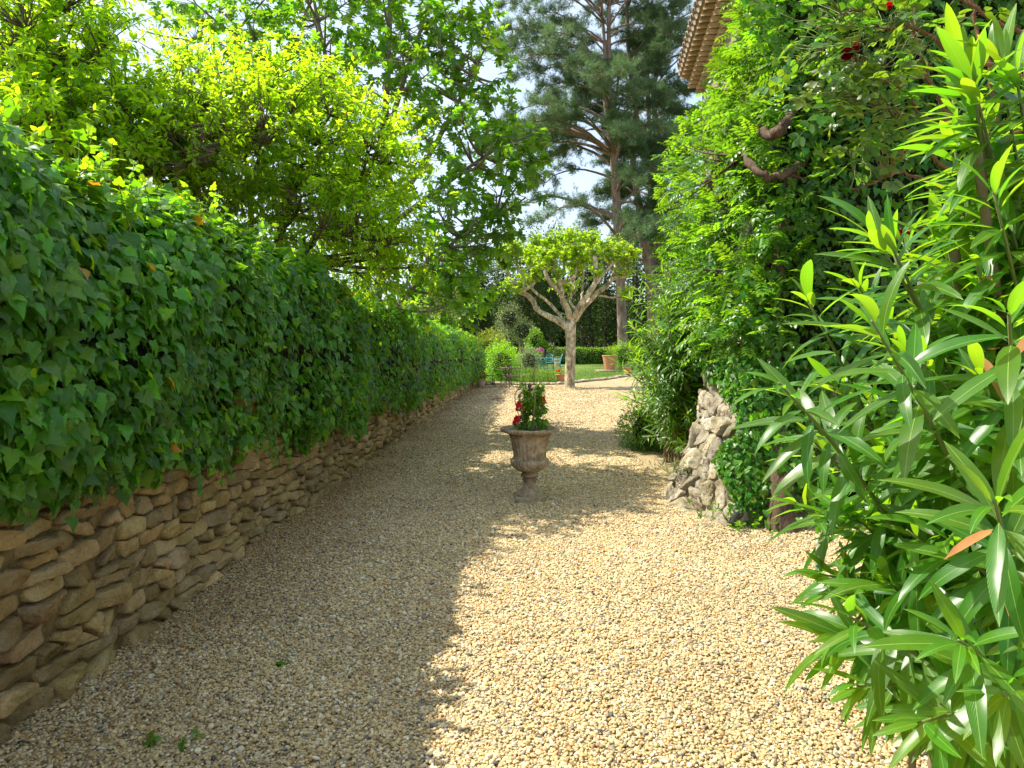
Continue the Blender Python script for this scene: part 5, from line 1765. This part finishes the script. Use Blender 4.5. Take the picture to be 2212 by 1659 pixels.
def urn():
    root = thing('garden_urn', 'weathered fluted stone urn on a square foot, standing in the middle of the drive', 'urn', (UX, UD, 0))
    off = np.array([UX, UD, 0.0])
    prof = [(0.02, 0.62), (0.05, 0.655), (0.20, 0.665), (0.228, 0.70), (0.262, 0.735), (0.283, 0.738), (0.292, 0.722), (0.286, 0.703), (0.262, 0.694), (0.232, 0.692), (0.213, 0.680), (0.203, 0.665), (0.190, 0.62), (0.176, 0.56), (0.166, 0.50), (0.162, 0.455), (0.163, 0.437), (0.176, 0.43), (0.188, 0.418), (0.191, 0.40), (0.185, 0.375), (0.165, 0.345), (0.135, 0.32), (0.100, 0.302), (0.070, 0.294)]

    def flute(a, k):
        z = prof[k][1]
        if 8 < k < 17: return 1 + 0.030 * (abs(math.cos(a * 13)) ** 0.6 - 0.6)
        if 17 <= k < 24: return 1 + 0.035 * (abs(math.cos(a * 15)) ** 0.7 - 0.6)
        if 3 < k <= 8: return 1 + 0.014 * math.cos(a * 48) + 0.018 * math.cos(a * 8)
        return 1
    V, T, UV = lathe(prof, 180, flute)
    V = V * np.array([1, 1, 1]) + (0.0025 * sines(V, 30, 3))[:, None]
    TM().add(V + off, T, UV).build('bowl', M['urn'], root)
    prof2 = [(0.070, 0.296), (0.076, 0.288), (0.084, 0.275), (0.092, 0.262), (0.088, 0.25), (0.072, 0.243), (0.068, 0.236), (0.074, 0.226), (0.074, 0.214), (0.066, 0.205), (0.066, 0.18), (0.072, 0.15), (0.088, 0.12), (0.112, 0.097), (0.136, 0.085), (0.143, 0.072), (0.143, 0.060)]
    V, T, UV = lathe(prof2, 120, lambda a, k: 1 + (0.03 * (abs(math.cos(a * 12)) ** 0.6 - 0.6) if 9 < k < 14 else 0))
    TM().add(V + off, T, UV).build('foot', M['urn'], root)
    v, T = box((UX, UD, 0.028), (0.305, 0.305, 0.072), 0.04)
    TM().add(v, T).build('plinth', M['urn'], root)
    V, T, UV = lathe([(0.0, 0.672), (0.10, 0.672), (0.215, 0.668)], 24)
    TM().add(V + off, T, UV).build('soil', M['soil'], root)
    # iron hoop frame standing in it
    fr = thing('iron_plant_frame', 'iron crown of curved straps standing in the urn round the climbing plant', 'plant support', (UX, UD, 0.67))
    for k in range(6):
        a = k / 6 * 6.283 + 0.32 - math.pi / 2
        prof = [(0.075, 0.66), (0.088, 0.76), (0.125, 0.90), (0.150, 1.0), (0.145, 1.08), (0.105, 1.135), (0.045, 1.125), (0.012, 1.105)]
        c = spline([(UX + r * math.cos(a), UD + r * math.sin(a), z) for r, z in prof], 22)
        n = len(c)
        tng = unit(np.gradient(c, axis=0)); w = np.array([-math.sin(a), math.cos(a), 0]); o_ = np.cross(tng, w)
        V = np.concatenate([c + w * 0.008 + o_ * 0.0025, c - w * 0.008 + o_ * 0.0025, c - w * 0.008 - o_ * 0.0025, c + w * 0.008 - o_ * 0.0025])
        T = []
        for s in range(4):
            for i in range(n - 1):
                p0, p1 = s * n + i, ((s + 1) % 4) * n + i
                T += [(p0, p1, p1 + 1), (p0, p1 + 1, p0 + 1)]
        TM().add(V, T).build('strap', M['strap'], fr)
    V, T, UV = lathe([(0.0, 1.10), (0.016, 1.105), (0.018, 1.12), (0.008, 1.13), (0.022, 1.15), (0.020, 1.17), (0.0, 1.19)], 12)
    TM().add(V + off, T, UV).build('finial', M['iron'], fr)
    # the plant
    pl = thing('mandevilla', 'glossy climbing plant with red trumpet flowers in the urn', 'potted climber', (UX, UD, 0.67))
    P0, D = [], []
    for k in range(100):
        z = 0.69 + 0.42 * rng.random()
        r = (0.085 - 0.05 * (z - 0.69) / 0.42) * rng.random() ** 0.5 + 0.01
        a = rng.uniform(0, 6.28)
        P0.append((UX + 0.02 + r * math.cos(a), UD + r * math.sin(a), z)); D.append((math.cos(a) * 0.8, math.sin(a) * 0.8, 0.5))
    for dx, z in ((-0.10, 1.12), (-0.05, 1.16), (0.10, 1.15), (0.13, 1.10), (0.05, 1.2)):
        P0.append((UX + dx * 0.6, UD, z - 0.06)); D.append((dx * 4, -0.1, 1.0))
    P0 = np.array(P0); D = unit(np.array(D)); L = np.full(len(P0), 0.11)
    t = np.linspace(0, 1, 4)
    tm = TM(); tm.add(*tubes(P0[:, None] + D[:, None] * (L[:, None] * t)[..., None], np.full((len(P0), 4), 0.003), 4))
    for k in range(5):
        a = k * 1.25
        tm.add(*tubes(spline([(UX + 0.05 * math.cos(a), UD + 0.05 * math.sin(a), 0.66), (UX + 0.06 * math.cos(a + 2), UD + 0.06 * math.sin(a + 2), 0.9), (UX + 0.03 * math.cos(a + 4), UD, 1.12)], 12), np.linspace(0.005, 0.003, 12), 5))
    tm.build('stems', M['green_stem'], pl, True, 'stuff')
    MV = [blade(rng.uniform(0.48, 0.6), 4, 0.25, rng.uniform(0.3, 0.9), 0.85, 0.65, t) for t in tints(8, 0.25, 0.15)]
    pos, d, nr = twig_leaves(P0, D, L, 6, 0.0, 1.0, 0.3)
    foliage(pl, MV, pos, frames(d, nr), 0.062 * rng.uniform(0.65, 1.15, len(pos)), M['bush'], 300)
    for (zx, zy, rr, fc) in ((385, 365, 0.032, (-0.5, -0.8, 0.2)), (362, 530, 0.036, (-0.6, -0.7, 0.2)), (335, 572, 0.028, (-0.7, -0.5, -0.2)), (672, 302, 0.024, (0.6, -0.6, 0.2)), (362, 415, 0.018, (-0.6, -0.7, -0.2)), (505, 300, 0.015, (0, -0.9, 0.3)), (440, 395, 0.014, (-0.2, -0.9, 0.2))):
        c = P((1820 + zx * 0.3255) * 0.576, (1400 + zy * 0.3255) * 0.576, UD - 0.12)
        f = unit(np.array(fc)); u = unit(np.cross(f, [0, 0, 1])); w = np.cross(u, f)
        tm = TM()
        for j in range(5):
            a = j / 5 * 6.283 + rng.normal() * 0.1
            s = u * math.cos(a) + w * math.sin(a)
            pet = blade(0.85, 3, 0.1, 0.7, 1.5, 0.6, np.ones(3) * rng.uniform(0.8, 1.15), 0.4)
            R = frames(unit(s + f * 0.35)[None], f[None])[0]
            tm.add((pet['V'] * rr * 1.25) @ R.T + c, pet['T'], pet['UV'], pet['C'])
        v, T_, uv = tubes(np.linspace(c - f * rr * 1.2, c, 4), np.linspace(rr * 0.12, rr * 0.3, 4), 6)
        tm.add(v, T_, uv)
        tm.build('flower', M['flower_red'], pl)


urn()


# ------------------------------------------------------------------ pots
def pot(label, c, r, h, mat, group=None, name='terracotta_pot', rim=True):
    root = thing(name, label, 'plant pot', tuple(c), group)
    prof = [(0.0, 0.0), (0.62 * r, 0.0), (0.64 * r, 0.02 * h), (0.90 * r, 0.80 * h)]
    prof += [(0.90 * r, 0.81 * h), (1.0 * r, 0.82 * h), (1.02 * r, 0.98 * h), (1.0 * r, h), (0.90 * r, h), (0.86 * r, 0.88 * h)] if rim else [(0.97 * r, 0.93 * h), (1.0 * r, 0.95 * h), (1.0 * r, h), (0.92 * r, h), (0.90 * r, 0.88 * h)]
    V, T, UV = lathe(prof, 36)
    TM().add(V + c, T, UV).build('vessel', mat, root)
    V, T, UV = lathe([(0, 0.90 * h), (0.88 * r, 0.90 * h)], 20)
    TM().add(V + c, T, UV).build('soil', M['soil'], root)
    return root


def pot_plant(label, c, r, hgt, n, size, mat, fl, nfl, name='geranium', cat='potted plant', fsize=0.05):
    root = thing(name, label, cat, tuple(c))
    bl = [(c + np.array([0, 0, hgt * 0.5]), (r, r, hgt * 0.55))]
    mass(root, bl, n, size, mat, 0.7, 0.7, 5)
    tm = TM()
    for k in range(9):
        a = k * 0.7
        tm.add(*tubes(spline([c + np.array([0, 0, -0.02]), c + np.array([r * 0.3 * math.cos(a), r * 0.3 * math.sin(a), hgt * 0.4]), c + np.array([r * 0.7 * math.cos(a), r * 0.7 * math.sin(a), hgt * 0.8])], 6), np.linspace(0.008, 0.004, 6), 4))
    tm.build('stems', M['green_stem'], root)
    for k in range(nfl):
        u = unit(np.array([rng.normal(), -abs(rng.normal()) - 0.3, rng.random() + 0.3]))
        p = c + np.array([0, 0, hgt * 0.55]) + u * np.array([r, r, hgt * 0.5])
        tm = TM()
        for j in range(7):
            pet = blade(0.9, 2, 0.2, 0.5, 1, 0.6)
            R = frames(unit(u + rng.normal(size=3) * 0.9)[None], u[None])[0]
            tm.add((pet['V'] * fsize) @ R.T + p, pet['T'], pet['UV'], pet['C'])
        tm.build('flower', fl, root)
    return root


c = np.array([P(1039, 0, 26.4)[0], 26.4, 0.0])
pot('pale buff clay pot at the far end of the ivy hedge', c, 0.19, 0.32, M['pale_pot'])
pot_plant('red geranium in the pale pot at the end of the hedge', c + [0.05, -0.05, 0.29], 0.2, 0.26, 220, 0.07, M['bush'], M['flower_red'], 6)
c = np.array([P(1211, 0, 29)[0], 29.0, 0.03])
pot('square-shouldered terracotta pot just left of the plane trunk', c, 0.21, 0.38, M['terracotta'])
pot_plant('red geranium in the terracotta pot beside the plane trunk', c + [0, 0, 0.35], 0.2, 0.22, 160, 0.07, M['bush'], M['flower_red'], 8)
zz = float(lawn_z(5.6, 40))
c = np.array([P(1317, 0, 40)[0], 40.0, zz + 0.10])
pot('very large smooth terracotta pot standing on a stone slab on the lawn', c, 0.44, 0.84, M['terracotta'], rim=False)
pot_plant('sparse red-flowering plant in the very large pot', c + [0.05, 0, 0.80], 0.3, 0.55, 320, 0.085, M['bush'], M['flower_red'], 5)
sb = thing('stone_slab', 'flat rough stone slab under the very large pot', 'stone slab', (c[0] - 0.15, 39.9, zz))
v, T = box((c[0] - 0.12, 39.85, zz + 0.045), (1.25, 0.95, 0.13), 0.1)
TM().add(v, T).build('slab', M['edging'], sb)
c = np.array([P(1355, 0, 36)[0], 36.0, float(lawn_z(6, 38)) + 0.02])
pot('small terracotta pot with a rim, right of the very large one', c, 0.23, 0.36, M['terracotta'])
pot_plant('silvery foliage plant in the small rimmed pot', c + [0, 0, 0.33], 0.23, 0.2, 260, 0.06, M['shrub_grey'], M['flower_red'], 0, 'silver_plant')
c = np.array([P(1204, 0, 48)[0], 48.0, float(lawn_z(3, 48))])
pot('distant terracotta pot behind the turquoise table, by the clipped hedge', c, 0.28, 0.50, M['pale_pot'])
pot_plant('small green plant in the distant pot by the clipped hedge', c + [0, 0, 0.46], 0.22, 0.22, 160, 0.08, M['shrub_grey'], M['flower_red'], 0, 'small_plant')

# edging stones along the lawn and the bed
L = np.concatenate([[0], np.cumsum(np.linalg.norm(np.diff(edge_pts, axis=0), axis=1))])
s = 0.0
k = 0
me_edge = []
for q in range(6):
    v, T, uv = lathe([(0.02, -0.9), (0.75, -0.8), (1.0, -0.2), (0.95, 0.5), (0.7, 0.9), (0.02, 1)], 10)
    v = v * (1 + 0.2 * sines(v, 1.8, q + 50))[:, None]
    me_edge.append(mesh_np('edging_stone', v, T, uv, np.ones((len(v), 3)) * rng.uniform(0.8, 1.2), M['edging']))
edg = thing('stone_edging', 'curving row of flat stones edging the lawn and the planting bed', 'edging', (2, 29, 0))
while s < L[-1] - 0.5:
    w = rng.uniform(0.25, 0.6)
    x = np.interp(s + w / 2, L, edge_pts[:, 0]); y = np.interp(s + w / 2, L, edge_pts[:, 1])
    x2 = np.interp(s + w, L, edge_pts[:, 0]); y2 = np.interp(s + w, L, edge_pts[:, 1])
    o = bpy.data.objects.new('edging_stone', me_edge[k % 6])
    COL.objects.link(o); adopt(o, edg)
    o.matrix_basis = Matrix.Translation((x, y - 0.05, 0.035)) @ Matrix.Rotation(math.atan2(y2 - y, x2 - x), 4, 'Z') @ Matrix.Diagonal((w * 0.54, rng.uniform(0.12, 0.2), rng.uniform(0.05, 0.085), 1))
    s += w; k += 1

# short grass on the near lawn and along its edge
n = 26000
x = rng.uniform(-1.7, 11, n); y = lawn_edge(x) + 0.05 + np.abs(rng.normal(size=n)) * 5
p = np.stack([x, y, lawn_z(x, y)], 1)
GV = [blade(0.22, 1, 0.1, 0.5, 1, 0.8, t) for t in tints(6, 0.3, 0.15)]
gr = foliage(None, GV, p, frames(unit(rng.normal(size=(n, 3)) * 0.4 + np.array([0, 0, 1])), unit(rng.normal(size=(n, 3)))), 0.065 * rng.uniform(0.5, 1.4, n), M['grass'], 0, stuff='grass')


# ------------------------------------------------------------------ garden furniture
def bar(tm, pts, r=0.011, n=10, sides=5):
    tm.add(*tubes(spline(pts, n), np.full(n, r), sides))


def rotz(p, a, c):
    ca, sa = math.cos(a), math.sin(a)
    return np.array([c[0] + p[0] * ca - p[1] * sa, c[1] + p[0] * sa + p[1] * ca, c[2] + p[2]])


def metal_chair(label, c, yaw, mat, group, arms=False, name='bistro_chair', scroll=False, r=0.012):
    """faces +y before turning"""
    root = thing(name, label, 'chair', tuple(c), group)
    q = lambda *p: rotz(p, yaw, c)
    for sx in (-1, 1):
        tm = TM(); bar(tm, [q(sx * 0.19, 0.18, 0.45), q(sx * 0.205, 0.20, 0.2), q(sx * 0.22, 0.23, 0.0)], r); tm.build('leg', mat, root)
        tm = TM(); bar(tm, [q(sx * 0.19, -0.18, 0.45), q(sx * 0.20, -0.22, 0.2), q(sx * 0.22, -0.27, 0.0)], r); tm.build('leg', mat, root)
    tm = TM()
    bar(tm, [q(-0.2, -0.19, 0.45), q(0.2, -0.19, 0.45)], r); bar(tm, [q(-0.2, 0.19, 0.45), q(0.2, 0.19, 0.45)], r)
    bar(tm, [q(-0.2, -0.19, 0.45), q(-0.2, 0.19, 0.45)], r); bar(tm, [q(0.2, -0.19, 0.45), q(0.2, 0.19, 0.45)], r)
    tm.build('seat_frame', mat, root)
    for j in range(6):
        x = -0.165 + j * 0.066
        v, T = box((x, 0, 0.455), (0.05, 0.38, 0.010))
        v = np.array([rotz(w, yaw, c) for w in v])
        TM().add(v, T).build('seat_slat', mat, root)
    tm = TM()
    bar(tm, [q(-0.19, -0.18, 0.45), q(-0.2, -0.24, 0.7), q(-0.21, -0.30, 0.88), q(-0.19, -0.33, 0.92)], r)
    bar(tm, [q(0.19, -0.18, 0.45), q(0.2, -0.24, 0.7), q(0.21, -0.30, 0.88), q(0.19, -0.33, 0.92)], r)
    bar(tm, [q(-0.21, -0.29, 0.86), q(0, -0.32, 0.85), q(0.21, -0.29, 0.86)], r)
    bar(tm, [q(-0.2, -0.26, 0.76), q(0, -0.29, 0.75), q(0.2, -0.26, 0.76)], r)
    if scroll:
        for sx in (-1, 1):
            bar(tm, [q(sx * 0.02, -0.22, 0.55), q(sx * 0.14, -0.24, 0.62), q(sx * 0.12, -0.27, 0.74), q(sx * 0.04, -0.25, 0.70), q(sx * 0.07, -0.24, 0.64)], r * 0.8)
        bar(tm, [q(-0.2, -0.30, 0.88), q(0, -0.34, 0.98), q(0.2, -0.30, 0.88)], r)
    else:
        bar(tm, [q(-0.1, -0.2, 0.47), q(-0.05, -0.25, 0.64), q(0, -0.285, 0.75)], r * 0.8); bar(tm, [q(0.1, -0.2, 0.47), q(0.05, -0.25, 0.64), q(0, -0.285, 0.75)], r * 0.8)
    tm.build('backrest', mat, root)
    if arms:
        for sx in (-1, 1):
            tm = TM(); bar(tm, [q(sx * 0.2, -0.24, 0.68), q(sx * 0.26, 0.0, 0.69), q(sx * 0.25, 0.18, 0.66), q(sx * 0.22, 0.2, 0.56), q(sx * 0.2, 0.18, 0.45)], r); tm.build('armrest', mat, root)
    return root


def metal_table(label, c, rad, mat, name='bistro_table'):
    root = thing(name, label, 'table', tuple(c))
    V, T, UV = lathe([(0, 0.72), (rad, 0.72), (rad * 1.02, 0.735), (rad, 0.75), (0, 0.75)], 28)
    TM().add(V + c, T, UV).build('table_top', mat, root)
    for k in range(4):
        a = k * 1.5708 + 0.5
        ca, sa = math.cos(a), math.sin(a)
        tm = TM(); bar(tm, [c + np.array([rad * 0.7 * ca, rad * 0.7 * sa, 0.72]), c + np.array([0.07 * ca, 0.07 * sa, 0.42]), c + np.array([0.08 * ca, 0.08 * sa, 0.25]), c + np.array([rad * 0.85 * ca, rad * 0.85 * sa, 0.0])], 0.013)
        tm.build('leg', mat, root)
    V, T, UV = tubes(np.array([c + np.array([0.09 * math.cos(a), 0.09 * math.sin(a), 0.33]) for a in np.linspace(0, 6.283, 14)]), np.full(14, 0.01), 5)
    TM().add(V, T, UV).build('ring', mat, root)
    return root


tcn = np.array([P(1096, 0, 26.6)[0], 26.6, 0.0])
metal_table('small round rusty iron bistro table beside the end of the hedge', tcn, 0.31, M['iron'])
G1 = 'rusty iron bistro chairs'
metal_chair('rusty iron chair behind the bistro table', tcn + [-0.05, 0.75, 0], math.pi, M['iron'], G1)
metal_chair('rusty iron chair left of the bistro table', tcn + [-0.72, -0.05, 0], -math.pi / 2 + 0.2, M['iron'], G1)
metal_chair('rusty iron chair right of the bistro table, its back to the herb clump', tcn + [0.80, 0.05, 0], math.pi / 2, M['iron'], G1)
metal_chair('rusty iron chair nearest the drive at the bistro table', tcn + [0.22, -0.62, 0], 0.25, M['iron'], G1)
tc2 = np.array([1.79, 42.0, float(lawn_z(1.8, 42))])
metal_table('round turquoise metal garden table on the lawn', tc2, 0.46, M['turquoise'], 'garden_table')
G2 = 'turquoise metal garden chairs'
metal_chair('turquoise armchair left of the garden table', tc2 + [-0.85, -0.05, 0], -math.pi / 2, M['turquoise'], G2, True, 'garden_chair', True, 0.016)
metal_chair('turquoise armchair right of the garden table', tc2 + [0.92, -0.05, 0], math.pi / 2, M['turquoise'], G2, True, 'garden_chair', True, 0.016)
metal_chair('turquoise armchair behind the garden table, partly hidden by its flowers', tc2 + [-0.22, 0.8, 0], math.pi, M['turquoise'], G2, True, 'garden_chair', True, 0.016)
metal_chair('turquoise armchair behind the garden table, next to the rusty stakes', tc2 + [0.48, 0.8, 0], math.pi - 0.2, M['turquoise'], G2, True, 'garden_chair', True, 0.016)
c = tc2 + np.array([-0.05, 0, 0.75])
pot('pinkish clay pot standing on the turquoise garden table', c, 0.14, 0.2, M['terracotta'])
pot_plant('bunch of pink flowers in the pot on the turquoise table', c + np.array([-0.05, 0, 0.2]), 0.22, 0.36, 130, 0.09, M['bush'], M['flower_pink'], 16, 'pink_flowers', 'potted plant', 0.09)
for k, (px, h, lab) in enumerate([(1175, 1.30, 'shorter rusty ornamental stake, leftmost, behind the garden table'), (1183, 1.28, 'rusty ornamental stake, second from the left behind the garden table'), (1196, 1.70, 'tallest rusty ornamental stake with a pointed bulb head')]):
    x = P(px, 0, 41)[0]
    z0 = float(lawn_z(x, 41))
    st = thing('garden_stake', lab, 'garden stake', (x, 43.2 if k < 2 else 41, z0), 'rusty ornamental stakes')
    y = 43.2 if k < 2 else 41.0
    x = P(px, 0, y)[0]
    st.location = (x, y, z0)
    V, T, UV = tubes(np.array([(x, y, z0 - 0.05), (x, y, z0 + h * 0.5), (x, y, z0 + h * 0.75)]), np.full(3, 0.018), 6)
    TM().add(V, T, UV).build('rod', M['iron'], st)
    V, T, UV = lathe([(0.02, h * 0.72), (0.06, h * 0.76), (0.075, h * 0.84), (0.05, h * 0.93), (0.0, h)], 10)
    TM().add(V + np.array([x, y, z0]), T, UV).build('head', M['iron'], st)

# ------------------------------------------------------------------ small things by the drive
def spotlight():
    c = P(1588, 1135, 5.95)
    c[2] = 0.0
    root = thing('garden_spotlight', 'small black garden spotlight at the foot of the buttress', 'spotlight', tuple(c))
    a = unit(np.array([0.55, 0.1, 0.75])); u = unit(np.cross(a, [0, 1, 0])); w = np.cross(a, u)
    prof = [(0.0, 0.0), (0.032, 0.0), (0.034, 0.01), (0.036, 0.085), (0.044, 0.09), (0.045, 0.125), (0.040, 0.125), (0.038, 0.112)]
    V, T, UV = lathe(prof, 20)
    V = V @ np.stack([u, w, a]) + c + np.array([-0.03, 0, 0.035])
    TM().add(V, T, UV).build('housing', M['black'], root)
    V, T, UV = lathe([(0.0, 0.112), (0.039, 0.112)], 20)
    TM().add(V @ np.stack([u, w, a]) + c + np.array([-0.03, 0, 0.035]), T, UV).build('lens', M['glass'], root)
    V, T, UV = tubes(np.array([c + [0, 0, -0.03], c + [-0.005, 0, 0.03], c + [-0.01, 0, 0.07]]), np.full(3, 0.009), 6)
    TM().add(V, T, UV).build('stake', M['black'], root)


spotlight()


def low_plants(label, c, n, r, size, vs, mat, name='low_plant', nst=14):
    root = thing(name, label, 'plant', tuple(c))
    P0 = np.tile(np.array(c), (nst, 1)) + rng.normal(size=(nst, 3)) * np.array([r, r * 0.5, 0]) * 0.6
    D = unit(rng.normal(size=(nst, 3)) * np.array([0.7, 0.7, 0.1]) + np.array([0, -0.2, 0.9]))
    L = rng.uniform(0.5, 1.0, nst) * r
    t = np.linspace(0, 1, 4)
    tm = TM(); tm.add(*tubes(P0[:, None] + D[:, None] * (L[:, None] * t)[..., None], np.full((nst, 4), 0.002), 4))
    tm.build('stems', M['green_stem'], root)
    pos, d, nr = twig_leaves(P0, D, L, n, 0.1, 1.0, 0.1)
    foliage(root, vs, pos, frames(d, nr), size * rng.uniform(0.6, 1.2, len(pos)), mat, 300)


ROUND_V = [blade(0.85, 3, 0.15, 0.4, 0.9, 0.6, t) for t in tints(6, 0.2, 0.15)]
low_plants('low round-leaved plants at the base of the house wall, right of the spotlight', (2.05, 5.95, 0.0), 5, 0.18, 0.045, ROUND_V, M['bush'], nst=16)
low_plants('trailing bright vine sprig at the foot of the buttress, beside the spotlight', (1.86, 6.0, 0.06), 8, 0.22, 0.045, PLUM_V, M['vine'], 'vine_sprig', 10)
low_plants('pale tufts growing in the cracks of the buttress', (1.70, 6.85, 0.30), 10, 0.20, 0.022, SIMPLE_V, M['shrub_grey'], 'rock_plant', 70)
for (px, py, lab) in ((330, 1612, 'tiny green weed in the gravel near the bottom left corner, the left of two'), (405, 1618, 'tiny green weed in the gravel near the bottom left, the right of two'), (612, 1440, 'tiny green weed in the shaded gravel away from the two at the bottom')):
    d_ = F * H / (py - HY)
    low_plants(lab, (P(px, py, d_)[0], d_, 0.0), 5, 0.055 if py > 1500 else 0.03, 0.028, ROUND_V, M['bush'], 'weed', 3)
# fallen leaves
where = ['just left of the two weeds at the bottom left', 'in the hedge shadow close to its sunlit edge at the bottom', 'highest of all, in the middle of the drive', 'in the middle of the shaded gravel', 'lying nearest the sunlit edge of the hedge shadow',
         'between the wall foot and the two weeds', 'on its own in the shade, below the middle of the wall', 'low in the shade, right of the weeds', 'right of centre in the hedge shadow, below the yellow one', 'in the shade, second highest on the drive', 'nearest the foot of the stone wall']
spots = [(310, 1612, 'brown'), (895, 1520, 'brown'), (1032, 1218, 'yellow'), (858, 1430, 'brown'), (1085, 1290, 'yellow'), (430, 1570, 'brown'), (760, 1390, 'brown'), (545, 1545, 'brown'), (1000, 1330, 'brown'), (940, 1255, 'yellow'), (700, 1330, 'brown')]
for k, (px, py, colr) in enumerate(spots):
    d_ = F * H / (py - HY)
    lf = blade(0.5, 3, 0.35, -0.8, 0.85, 0.7, (1, 1, 1) if colr == 'brown' else (1.7, 1.8, 0.8))
    a = rng.uniform(0, 6.28)
    R = frames(np.array([[math.cos(a), math.sin(a), 0.1]]), np.array([[0.1, 0.1, 1.0]]))[0]
    tm = TM().add((lf['V'] * 0.05) @ R.T, lf['T'], lf['UV'], lf['C'])
    o = tm.build('fallen_leaf', M['dry'])
    o.location = (P(px, py, d_)[0], d_, 0.026)
    tag(o, '%s fallen leaf %s' % (colr, where[k]), 'leaf', '%s fallen leaves on the gravel' % colr)
# fine litter of leaf scraps along the wall foot and under the shrubs
n = 900
yy = rng.uniform(2.2, 20, n)
xx = np.where(rng.random(n) < 0.7, xw(yy) + 0.03 + np.abs(rng.normal(size=n)) * 0.35, rng.uniform(-1.2, 1.6, n))
pl_ = np.stack([xx, yy, np.full(n, 0.018)], 1)
foliage(None, [blade(0.5, 2, 0.3, rng.uniform(-1, 1), 0.9, 0.7, (g, g * rng.uniform(0.8, 1.2), g)) for g in rng.uniform(0.25, 1.0, 6)], pl_,
        frames(unit(rng.normal(size=(n, 3)) * np.array([1, 1, 0.25])), unit(np.array([0, 0, 1.0]) + rng.normal(size=(n, 3)) * 0.35)), 0.022 * rng.uniform(0.4, 1.4, n), M['dry'], 0, stuff='leaf_litter')
tm = TM(); tm.add(*tubes(spline([P(1060, 868, 20) * [1, 1, 0] + [0, 0, 0.02], P(1071, 862, 20) * [1, 1, 0] + [0.02, 0.35, 0.04], P(1083, 855, 20) * [1, 1, 0] + [0.1, 0.8, 0.02]], 8), np.full(8, 0.012), 5))
tag(tm.build('red_twig', M['rose_bark']), 'reddish fallen twig on the gravel beyond the urn', 'twig')
